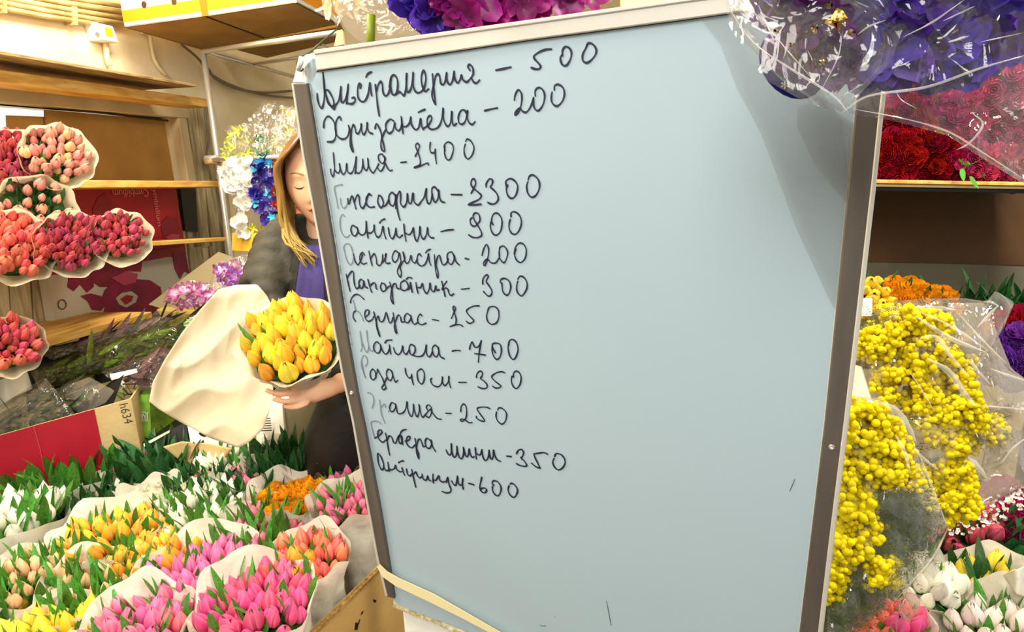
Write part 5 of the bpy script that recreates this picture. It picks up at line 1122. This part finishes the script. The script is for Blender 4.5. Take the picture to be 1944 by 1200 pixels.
o = q.build('hair_locks', HGR, person, smooth=True); o['kind'] = 'stuff'
# ================================================================== tulips in hand and the paper sheet
hb = bunch('bouquet of golden yellow tulips held in the hand of the florist', 556, 648, 88, 'gold', 44, d=1.64, base=(582, 742, 1.81), H=.14, nleaf=64, lh=.055, head=.040, rim=.012, wrapm='cream', kd2='yellow', mix=.4, lz=.006, lring=.9, lean=(-.12, 0, .75), rbot=.5)
mb = MB()
link('leaf', LEAVES[1], hb, ROOTM[hb.name].inverted() @ (Matrix.Translation(at(490, 655, 1.62)) @ (at(430, 618, 1.62)-at(490, 655, 1.62)).to_track_quat('Z', 'X').to_matrix().to_4x4() @ Matrix.Diagonal((.09, .09, .09, 1))))
ps = drape('wrapping_paper', [(283, 762), (290, 725), (312, 684), (345, 632), (378, 590), (415, 549), (450, 541), (488, 540), (506, 560), (522, 592), (516, 640), (520, 700), (518, 762), (500, 815), (470, 842), (452, 850), (400, 832), (340, 800), (300, 776)], 1.74, M_paperc, None,
      lambda x, y: .05*math.cos((x-400)*.012+(y-700)*.004)+.022*abs(nz((x*.010+y*.006, y*.007-x*.004, 3)))*2+.010*abs(nz((x*.024+y*.008, y*.012, 7)))*2, rings=26, per=160)
tag(ps, 'big cream sheet of wrapping paper hanging beside the held yellow tulips', 'paper')
# ================================================================== right side: back wall, rack, flowers
mb = MB(); mb.hexa(Vector((.50, 2.75, 0)), Vector((3.2, 2.4, 0)), Vector((3.2, 2.4, 3.05)), Vector((.50, 2.75, 3.05)), Vector((0, .1, 0)))
struct(mb.build('wall_right', M_wall))
rk = thing('right_rack', 'rack with brown cardboard back panel right of the whiteboard', 'rack', Vector((1.25, 1.75, 0)))
dS = 1.86
mb = MB(); mb.prism([at(1580, 352, dS), at(2060, 366, dS), at(2060, 506, dS), at(1580, 495, dS)], FW*.01); mb.build('brown_panel', M_cardd, rk)
mb = MB(); mb.prism([at(1580, 495, dS+.005), at(2060, 506, dS+.005), at(2060, 700, dS+.005), at(1580, 700, dS+.005)], FW*.01); mb.build('grey_panel', mat('grey panel', '68634f', .7, col2='565140', nscale=5), rk)
mb = MB(); mb.prism([at(1580, 120, dS+.2), at(2060, 120, dS+.2), at(2060, 366, dS+.2), at(1580, 352, dS+.2)], FW*.01); mb.build('upper_panel', mat('dark red backing', '5a1f26', .8), rk)
def rshelf(y0, y1, th, m, d0, ln, nm='shelf_board'):
    a, b = at(1560, y0, d0), at(2080, y1, d0); e = Vector((FW.x, FW.y, 0)).normalized()*ln
    mb = MB(); mb.hexa(a, b, b-Zv*th, a-Zv*th, e); return mb.build(nm, m, rk, bevel=.0015)
rshelf(340, 349, .008, M_wood, 1.52, .38); rshelf(347, 356, .007, M_cardl, 1.53, .36, 'cardboard_layer'); rshelf(353, 362, .010, M_black, 1.54, .34, 'steel_bar')
rshelf(640, 652, .02, M_woodd, 1.5, .45)
for x in (1600, 2050):
    a = at(x, 300, 1.9); mb = MB(); mb.hexa(Vector((a.x, a.y, 0)), Vector((a.x+.04, a.y, 0)), Vector((a.x+.04, a.y+.04, 0)), Vector((a.x, a.y+.04, 0)), Zv*2.1); mb.build('post', M_black, rk)
kind('violet rose', 'rose', '2c1450', '5a30a0', '7c50c8')
kind('purple', 'rose', '301048', '6a2a9c', '9454c0')
G4 = 'flower bunches on the upper right shelf'
def RB(label, px, py, R, kd, d, base, n, head=.032, grp=None, **k):
    k.setdefault('nleaf', 8); k.setdefault('lh', .03)
    return bunch(label, px, py, R, kd, n, d=d, base=base, H=.22, head=head, wrapm=k.pop('wrapm', None), group=grp, cat='bouquet', name='flower_bunch', part='bloom', **k)
RB('bunch of dark red double blooms right beside the board edge, upper shelf', 1690, 300, 50, 'red rose', 1.60, (1690, 330, 1.86), 60, .031, G4, dz=.01)
RB('bunch of dark red double blooms in the middle of the upper shelf', 1760, 298, 52, 'red rose', 1.60, (1755, 330, 1.86), 60, .031, G4, dz=.01)
RB('bunch of pink-red blooms with a lime leaf drooping over the shelf edge', 1838, 312, 40, 'pink rose', 1.58, (1835, 335, 1.86), 30, .030, G4, nleaf=12, lh=.05)
RB('bunch of deep pink blooms at the right frame edge, upper shelf', 1915, 318, 42, 'pink rose', 1.60, (1915, 340, 1.86), 28, .030, G4)
RB('bunch of dark red blooms stacked above the others, second layer', 1720, 245, 48, 'red rose', 1.68, (1720, 260, 1.95), 34, .034, G4, dz=.01)
RB('bunch of magenta blooms behind the hanging film, left one', 1800, 235, 60, 'magenta rose', 1.68, (1800, 260, 1.95), 40, .034, G4)
RB('bunch of raspberry pink blooms behind the hanging film, upper right', 1880, 170, 72, 'pink rose', 1.66, (1880, 190, 1.95), 50, .036, G4)
RB('bunch of magenta blooms at the right frame edge behind the film', 1930, 245, 56, 'magenta rose', 1.66, (1940, 260, 1.95), 36, .034, G4)
RB('bunch of rosy blooms right behind the violet bouquet', 1750, 165, 56, 'magenta rose', 1.70, (1750, 190, 1.98), 34, .034, G4)
lv = RB('pair of lime green leaves hanging over the upper right shelf edge', 1832, 322, 12, 'pink rose', 1.52, (1832, 300, 1.7), 2, .02, G4, nleaf=0)
for i, (x, y, x2, y2) in enumerate(((1830, 318, 1855, 310), (1826, 320, 1828, 352), (1842, 335, 1853, 362), (1838, 316, 1818, 308))):
    p = at(x, y, 1.50); q = at(x2, y2, 1.48)
    link('leaf', LEAVES[0], lv, ROOTM[lv.name].inverted() @ (Matrix.Translation(p) @ (q-p).to_track_quat('Z', 'Y').to_matrix().to_4x4() @ Matrix.Diagonal((.05, .045, .045, 1))))
G5 = 'flower bunches on the lower right shelf'
RB('bunch of greenish yellow blooms beside the board edge, lower shelf', 1652, 560, 34, 'yellow', 1.60, (1650, 600, 1.8), 16, .03, G5, nleaf=20, lh=.05, dark=True)
RB('bunch of golden button blooms behind the mimosa bag', 1712, 572, 56, 'yellow orange', 1.58, (1710, 640, 1.78), 34, .034, G5, nleaf=20, lh=.05, dark=True)
RB('bunch of small golden blooms left of the thin green stems', 1775, 572, 38, 'yellow orange', 1.60, (1775, 640, 1.8), 16, .028, G5, nleaf=20, lh=.05, dark=True)
RB('dense thin green stems with two violet blooms on the lower right shelf', 1860, 596, 62, 'violet rose', 1.62, (1860, 680, 1.75), 3, .026, G5, nleaf=110, lh=.085, dark=True, lmul=.5)
RB('dense thin dark green stems at the right frame edge', 1945, 600, 52, 'violet rose', 1.60, (1950, 690, 1.75), 1, .02, G5, nleaf=90, lh=.085, dark=True, lmul=.5)
RB('bunch of bright red blooms above the violet ones at the right edge', 1925, 622, 44, 'red rose', 1.46, (1930, 700, 1.6), 24, .034, G5)
RB('bunch of violet blooms right of the mimosa bag', 1925, 675, 56, 'purple', 1.40, (1930, 740, 1.6), 44, .036, G5)
G6 = 'bouquets on the lower right bench'
RB('bunch of magenta blooms below the mimosa bag at the right edge', 1915, 968, 66, 'magenta rose', 1.34, (1900, 1080, 1.5), 44, .036, G6, nleaf=10)
RB('bunch of brick red blooms with dark leaves below the mimosa bag', 1828, 995, 56, 'crimson', 1.36, (1820, 1100, 1.5), 24, .036, G6, nleaf=40, lh=.07, dark=True)
RB('mass of dark green leaves under the magenta blooms', 1870, 1045, 84, 'crimson', 1.30, (1860, 1150, 1.45), 2, .02, G6, nleaf=90, lh=.07, dark=True, lmul=1.3)
RB('mass of dark leaves left of the brick red blooms', 1775, 1040, 52, 'crimson', 1.38, (1770, 1150, 1.5), 2, .02, G6, nleaf=50, lh=.07, dark=True, lmul=1.3)
B('bouquet of big white tulips in pale paper, right of the lower mimosa bag', 1762, 1105, 46, 'white', 22, d=1.12, base=(1740, 1235, 1.22), H=.2, nleaf=6, lean=(0, 0, .5), head=.032, rim=.008, group=G6, wrapm='cream')
B('bouquet of yellow tulips in a grey paper collar, lower right', 1872, 1112, 78, 'yellow', 16, d=1.16, base=(1872, 1290, 1.22), H=.2, nleaf=50, lh=.055, head=.030, lean=(0, 0, .5), rim=.022, group=G6, dark=True)
B('bouquet of blush white tulips in pale paper in the lower right corner', 1892, 1200, 84, 'blush', 18, d=1.04, base=(1895, 1390, 1.12), H=.2, nleaf=70, lh=.055, head=.030, lean=(0, 0, .5), rim=.03, group=G6)
B('bouquet of vivid pink tulips cut by the bottom edge right of the board', 1690, 1196, 62, 'coral', 26, d=1.08, base=(1690, 1330, 1.2), H=.2, nleaf=30, lh=.06, head=.03, rim=.02, group=G6, kd2='hot pink', mix=.6)
drape('paper_sheet', [(1905, 1092), (1960, 1068), (1960, 1140), (1930, 1128)], 1.06, M_paper, None, lambda x, y: .02*math.sin(x*.1)); tag(bpy.data.objects['paper_sheet.001'], 'white paper corner at the right frame edge above the blush tulips', 'paper')
s_ = sleeve('small_film_sleeve', 'small grey plastic cone over the vivid pink tulips', [(1702, 1140), (1722, 1124), (1748, 1130), (1746, 1160), (1722, 1182), (1706, 1165)], 1.02, .02, .02, M_filmw, 'plastic', seed=33)
rb_ = thing('right_bench', 'dark bench under the lower right bouquets', 'bench', Vector((1.1, 1.4, 0)))
mb = MB(); mb.hexa(Vector((.52, .95, .50)), Vector((1.9, .95, .50)), Vector((1.9, 1.75, .50)), Vector((.52, 1.75, .50)), -Zv*.03); mb.build('bench_top', M_table, rb_)
for x, y in ((.55, 1.0), (1.85, 1.0), (.55, 1.7), (1.85, 1.7)):
    mb = MB(); mb.hexa(Vector((x, y, 0)), Vector((x+.03, y, 0)), Vector((x+.03, y+.03, 0)), Vector((x, y+.03, 0)), Zv*.47); mb.build('leg', M_black, rb_)
gy = thing('gypsophila_spray', 'tiny white gypsophila blossoms over the brick red blooms', 'flowers', at(1850, 1000, 1.3))
scatter(gy, [(1780, 990), (1850, 950), (1944, 920), (1960, 960), (1880, 1000), (1810, 1020)], 160, 1.26, 1.32, OW, .0032, 'blossom', 44, 1)
# ================================================================== mimosa in cellophane
M_filmm = film('mimosa cellophane', milky=.05, bscale=9)
bm = bmesh.new(); bmesh.ops.create_icosphere(bm, subdivisions=2, radius=1.0)
for v in bm.verts: v.co *= 1+.10*noise.noise(v.co*5)
POM = bpy.data.meshes.new('flower_head'); bm.to_mesh(POM); bm.free(); POM.materials.append(M_yel); POM.polygons.foreach_set('use_smooth', [True]*len(POM.polygons))
bm = bmesh.new(); bmesh.ops.create_icosphere(bm, subdivisions=1, radius=1.0); ICO = ([v.co.copy() for v in bm.verts], [tuple(v.index for v in f.verts) for f in bm.faces]); bm.free()
def mimosa(label, film_poly, polys, d, bf, bb, seed, foliage=(), n=1500, grp='mimosa bouquets in cellophane', filmm=None, tie=None):
    xs = [p[0] for p in film_poly]; ys = [p[1] for p in film_poly]
    root = thing('mimosa_bouquet', label, 'bouquet', at(sum(xs)/len(xs), max(ys), d), None, grp)
    pillow('cellophane', film_poly, d, bf, bb, filmm or M_filmm, root, rings=18, per=180, wr=.018, seed=seed, wfreq=18)
    rnd = random.Random(seed); Mi = ROOTM[root.name].inverted(); cl = []
    # clusters of pompons along little sprigs
    while len(cl) < 420:
        poly = rnd.choices(polys, weights=[abs(sum(p[i][0]*p[(i+1) % len(p)][1]-p[(i+1) % len(p)][0]*p[i][1] for i in range(len(p)))) for p in polys])[0]
        x = rnd.uniform(min(p[0] for p in poly), max(p[0] for p in poly)); y = rnd.uniform(min(p[1] for p in poly), max(p[1] for p in poly))
        if inpoly(x, y, poly): cl.append((x, y, rnd.uniform(-bf*.75, bb*.5)))
    allp = []
    for i in range(n):
        x, y, dz = cl[i % len(cl)]; a = rnd.uniform(0, 6.28); r = 14*math.sqrt(rnd.random())
        allp.append((x+r*math.cos(a), y+r*math.sin(a), d+dz+rnd.uniform(-.012, .012), rnd.uniform(.0036, .0062)))
    allp.sort(key=lambda p: p[2]-p[3]*4)
    mb = MB()
    for i, (x, y, dd, s) in enumerate(allp):
        p = at(x, y, dd)
        if i < 295: link('flower_head', POM, root, Mi @ (Matrix.Translation(p) @ Quaternion((rnd.random(), rnd.random(), rnd.random(), rnd.random())).normalized().to_matrix().to_4x4() @ Matrix.Diagonal((s*1.05, s*1.05, s*1.05, 1))))
        else: mb.add([p+v*s for v in ICO[0]], ICO[1])
    o = mb.build('flower_heads', M_yel, root, smooth=True); o['kind'] = 'stuff'
    mb = MB()
    for poly, k in list(foliage)+[(p, 60) for p in polys]:
        t = 0
        while t < k:
            x = rnd.uniform(min(p[0] for p in poly), max(p[0] for p in poly)); y = rnd.uniform(min(p[1] for p in poly), max(p[1] for p in poly))
            if not inpoly(x, y, poly): continue
            t += 1; p = at(x, y, d+rnd.uniform(-bf*.4, bb*.7)); dv = Vector((rnd.uniform(-1, 1), rnd.uniform(-.4, .4), rnd.uniform(-.7, 1))).normalized()*rnd.uniform(.02, .05)
            sd = dv.cross(Vector((rnd.random(), 1, rnd.random()))).normalized()
            for j in range(6):
                c = p+dv*(j/6); 
                for s in (-1, 1):
                    e = c+(sd*s+dv.normalized()*.8)*.008; mb.add([c, c+dv.normalized()*.0012, e], [(0, 1, 2)])
            mb.add([p-sd*.0005, p+sd*.0005, p+dv], [(0, 1, 2)])
    o = mb.build('feathery_leaves', M_gfine, root); o['kind'] = 'stuff'
    return root
F1 = [(1620, 690), (1622, 640), (1650, 600), (1700, 572), (1760, 566), (1830, 566), (1872, 572), (1890, 552), (1926, 574), (1905, 625), (1876, 648), (1920, 705), (1975, 740), (1990, 900), (1900, 950), (1810, 995), (1770, 1030), (1740, 960), (1700, 860), (1650, 770)]
m1_ = mimosa('upper mimosa bouquet in a wide glossy cellophane bag', F1, [[(1632, 640), (1690, 585), (1745, 592), (1790, 640), (1840, 700), (1868, 780), (1862, 830), (1830, 880), (1790, 850), (1730, 790), (1670, 740), (1636, 690)], [(1760, 890), (1830, 880), (1858, 960), (1830, 985), (1790, 990), (1760, 940)], [(1740, 600), (1790, 595), (1800, 625), (1760, 625)], [(1790, 660), (1845, 690), (1850, 712), (1800, 700)], [(1880, 790), (1905, 800), (1900, 840), (1878, 830)]], 1.10, .06, .06, 51,
       [([(1635, 610), (1690, 600), (1660, 650), (1632, 660)], 60), ([(1720, 850), (1800, 880), (1780, 980), (1740, 930)], 60)], n=6500)
F2 = [(1570, 1230), (1572, 1000), (1580, 880), (1598, 790), (1628, 752), (1672, 756), (1712, 800), (1745, 860), (1768, 930), (1800, 1000), (1776, 1060), (1735, 1105), (1690, 1150), (1640, 1185), (1600, 1215)]
mimosa('lower mimosa bouquet in cellophane beside the whiteboard frame', F2, [[(1590, 800), (1625, 762), (1670, 765), (1708, 810), (1740, 880), (1745, 930), (1700, 930), (1655, 935), (1640, 980), (1600, 990), (1582, 900)], [(1578, 980), (1650, 930), (1672, 1000), (1650, 1060), (1600, 1080), (1572, 1070)], [(1570, 1080), (1610, 1085), (1600, 1130), (1568, 1165)], [(1650, 1070), (1700, 1060), (1700, 1110), (1650, 1110)]], .98, .05, .06, 61,
       [([(1660, 940), (1750, 930), (1770, 1010), (1720, 1080), (1650, 1060)], 520), ([(1580, 1120), (1680, 1110), (1640, 1180), (1575, 1200)], 420)], n=4800)
M_foldglint = film('cellophane crease highlight', milky=.38, bump=.3, rough=.12)  # white highlights along the film creases, put in as milky strips
pillow('cellophane_layer', [(1800, 575), (1870, 575), (1920, 700), (1975, 740), (1990, 900), (1900, 945), (1850, 960), (1870, 850), (1880, 780), (1840, 690), (1790, 620)], 1.12, .02, .02, film('cloudy cellophane', 'f0e8d8', milky=.22), m1_, wr=.016, seed=55)
fold_highlights(m1_, [([(1740, 582), (1775, 584), (1815, 588)], 6), ([(1738, 600), (1800, 640), (1870, 668)], 7), ([(1742, 590), (1810, 622), (1875, 665)], 4), ([(1815, 590), (1860, 640), (1910, 690)], 3), ([(1748, 642), (1778, 640), (1800, 670), (1835, 712)], 7), ([(1760, 680), (1800, 705), (1830, 745), (1852, 770)], 10),
    ([(1845, 680), (1850, 696), (1880, 730)], 5), ([(1880, 700), (1912, 712), (1950, 724)], 4), ([(1860, 770), (1905, 774), (1950, 778)], 3), ([(1895, 580), (1876, 600), (1855, 622)], 5), ([(1868, 572), (1882, 574), (1897, 582)], 4), ([(1838, 868), (1855, 885), (1874, 908)], 9), ([(1722, 700), (1750, 740), (1776, 785)], 2), ([(1900, 880), (1925, 850), (1950, 830)], 4)], 1.028, M_foldglint)
fold_highlights(bpy.data.objects['mimosa_bouquet.001'], [([(1655, 758), (1700, 778), (1725, 810), (1738, 838)], 9), ([(1700, 826), (1718, 860), (1728, 897)], 6), ([(1736, 850), (1752, 870), (1782, 892)], 5), ([(1745, 862), (1772, 930), (1798, 1000)], 3), ([(1800, 1002), (1770, 1060), (1700, 1140)], 4)], .915, M_foldglint)
mb = MB(); mb.prism([at(1622, 692, 1.02), at(1636, 696, 1.01), at(1658, 768, 1.0), at(1616, 776, 1.0)], FW*.001); tag(mb.build('paper_tag', M_paper), 'pale paper tag between the two mimosa bags at the board edge', 'tag')
mb = MB(); mb.prism([at(1640, 566, 1.5), at(1656, 566, 1.5), at(1656, 600, 1.5), at(1640, 600, 1.5)], FW*.02); tag(mb.build('white_block', M_white), 'small white block beside the board edge on the lower right shelf', 'block')
# ================================================================== violet bouquet hanging over the top right corner of the board
m_v = gradmat('violet crinkled petals', '2a1470', '40249a', '5c34b4', rough=.5, p=(0, .4, 1)); m_v2 = gradmat('plum petals', '3a1450', '5a2270', '7a3c94', p=(0, .4, 1)); m_mg = gradmat('magenta petals', '6a0a4c', '98147a', 'b42c90', p=(0, .4, 1))
VI = [open_mesh('bloom', m_v, 5, .35, 1.1, .09), open_mesh('bloom', m_v, 6, .5, 1.0, .1)]; VP = [open_mesh('bloom', m_v2, 6, .5, 1.0, .1)]; VM = [open_mesh('bloom', m_mg, 5, .4, 1.1, .1)]
vb = sleeve('violet_bouquet', 'violet bouquet in clear cellophane hanging over the top right board corner', [(1375, -60), (1388, 40), (1425, 90), (1480, 150), (1560, 200), (1612, 216), (1700, 230), (1800, 258), (1880, 310), (1980, 372), (2060, 372), (2060, -90), (1700, -110)], .44, .035, .03, M_film, 'bouquet', wr=.014, seed=71, wfreq=22)
pillow('outer_cellophane', [(1370, -60), (1384, 50), (1450, 150), (1530, 195), (1600, 215), (1640, 170), (1690, 120), (1720, 40), (1700, -80)], .43, .015, .015, M_film, vb, wr=.010, seed=75, wfreq=20)
scatter(vb, [(1500, -30), (1560, 40), (1600, 90), (1680, 100), (1780, 110), (1860, 100), (1944, 50), (2000, 20), (2000, -60), (1500, -60)], 70, .44, .475, VI, .030, 'bloom', 72, .45)
scatter(vb, [(1460, -30), (1520, -30), (1560, 60), (1600, 110), (1570, 120), (1520, 60)], 30, .44, .465, VP, .022, 'bloom', 73, .5)
M_goldglint = mat('gold glint', 'f4d98a', .18, metal=1, bump=.8, bscale=30)  # gold reflections in the cellophane, put in as crumpled metallic bits
mb = MB(); rg = random.Random(3)
for (cx_, cy_, rr_) in ((1592, 40, 24), (1575, 8, 9), (1548, 54, 11), (1616, 62, 12), (1562, 118, 8), (1475, 60, 7), (1500, 85, 6)):
    k_ = 11; pl = [(cx_+rr_*rg.uniform(.35, 1.15)*math.cos(6.28319*j/k_), cy_+rr_*rg.uniform(.35, 1.15)*math.sin(6.28319*j/k_)) for j in range(k_)]
    b_ = len(mb.v); mb.v.append(at(cx_, cy_, .395)); mb.v += [at((x+cx_)/2, (y+cy_)/2, .405+rg.uniform(-.006, .006)) for x, y in pl]+[at(x, y, .408+rg.uniform(-.004, .004)) for x, y in pl]
    for j in range(k_):
        j2 = (j+1) % k_; mb.f += [(b_, b_+1+j, b_+1+j2), (b_+1+j, b_+1+k_+j, b_+1+k_+j2, b_+1+j2)]; mb.mi += [0, 0]
o = mb.build('gold_glint_bits', M_goldglint, vb, smooth=False); o['kind'] = 'stuff'
mb = MB(); ctr = (1504, 122); mb.prism([at(ctr[0]+66*math.cos(t*.2618)*.95, ctr[1]+64*math.sin(t*.2618)+.25*66*math.cos(t*.2618), .480) for t in range(24)], FW*.001)
mb.build('round_label', mat('navy label', '1c1b6b', .4), vb)
put_text('*', .014, at(1490, 168, .478), RT, UP, M_white, vb, 'printed_star')
kc = thing('pink_paper_sheet', 'beige kraft paper edge hanging below the violet bouquet', 'paper', at(1700, 140, .55))
drape('sheet', [(1690, 118), (1760, 118), (1830, 60), (1840, 100), (1810, 128), (1700, 150)], .55, mat('pinkish kraft', 'c08a5c', .7), kc, lambda x, y: .01*math.sin(x*.05))
fold_highlights(vb, [([(1380, 10), (1430, 80), (1500, 130), (1580, 180), (1610, 214)], 3.6), ([(1400, 0), (1450, 40), (1490, 90), (1560, 170)], 1.8), ([(1600, 213), (1650, 182), (1760, 165), (1860, 130), (1950, 104)], 3.6), ([(1620, 207), (1720, 226), (1800, 250), (1860, 286), (1950, 344)], 3.0), ([(1845, 214), (1866, 236), (1842, 270), (1815, 285)], 3.6), ([(1715, 70), (1770, 42), (1830, 0)], 3.0),
    ([(1628, 66), (1650, 50), (1682, 38)], 2.4), ([(1790, 40), (1850, 12)], 2.4), ([(1560, 170), (1590, 110), (1600, 60)], 1.8), ([(1700, 172), (1712, 190), (1740, 206)], 1.8), ([(1860, 80), (1944, 62)], 1.8), ([(1440, 10), (1462, 60), (1470, 78)], 2.4)], .392, M_foldglint)
# bouquet behind the top edge of the board
vb2 = sleeve('purple_bouquet', 'purple and magenta bouquet in clear film behind the top edge of the board', [(640, -60), (636, 20), (660, 60), (690, 84), (760, 76), (900, 56), (1100, 26), (1170, 0), (1160, -60)], 1.06, .03, .04, M_filmw, 'bouquet', wr=.010, seed=81)
scatter(vb2, [(775, -40), (790, 10), (830, 38), (860, 20), (850, -40)], 9, 1.03, 1.06, VI+VP, .045, 'bloom', 82, .4)
scatter(vb2, [(838, -40), (845, 30), (920, 40), (935, 10), (930, -40)], 16, 1.02, 1.06, VM, .04, 'bloom', 83, .4)
scatter(vb2, [(985, -40), (985, 8), (1140, -8), (1140, -40)], 14, 1.02, 1.06, VM, .035, 'bloom', 84, .4)
mb = MB(); mb.tube([at(705, 28, 1.04), at(703, 90, 1.05)], .007, 10); mb.build('stem', mat('stem green', '7c8f1c', .5), vb2, smooth=True)
s_ = sleeve('lily_sleeve', 'clear film sleeve with pale yellow lily petals above the board corner', [(606, -40), (612, 10), (640, 50), (660, 20), (700, 0), (700, -50)], 1.2, .02, .03, M_film, 'wrapped flowers', wr=.010, seed=91)
m_ly = gradmat('pale lily petals', 'e8dca0', 'f8f0c8', 'fffbe8'); OLy = [open_mesh('petal', m_ly, 4, .4, .5)]
scatter(s_, [(620, -20), (625, 10), (650, 22), (680, 0), (680, -30)], 12, 1.19, 1.22, OLy, .035, 'bloom', 92, .6)
mb = MB(); mb.prism([at(x, y, 1.0) for x, y in ((634, 88), (640, 58), (650, 56), (653, 84))], FW*.01); tag(mb.build('peach_petal', mat('peach petal', 'f0c088', .6)), 'peach coloured petal tip sticking up at the left end of the board top', 'petal')
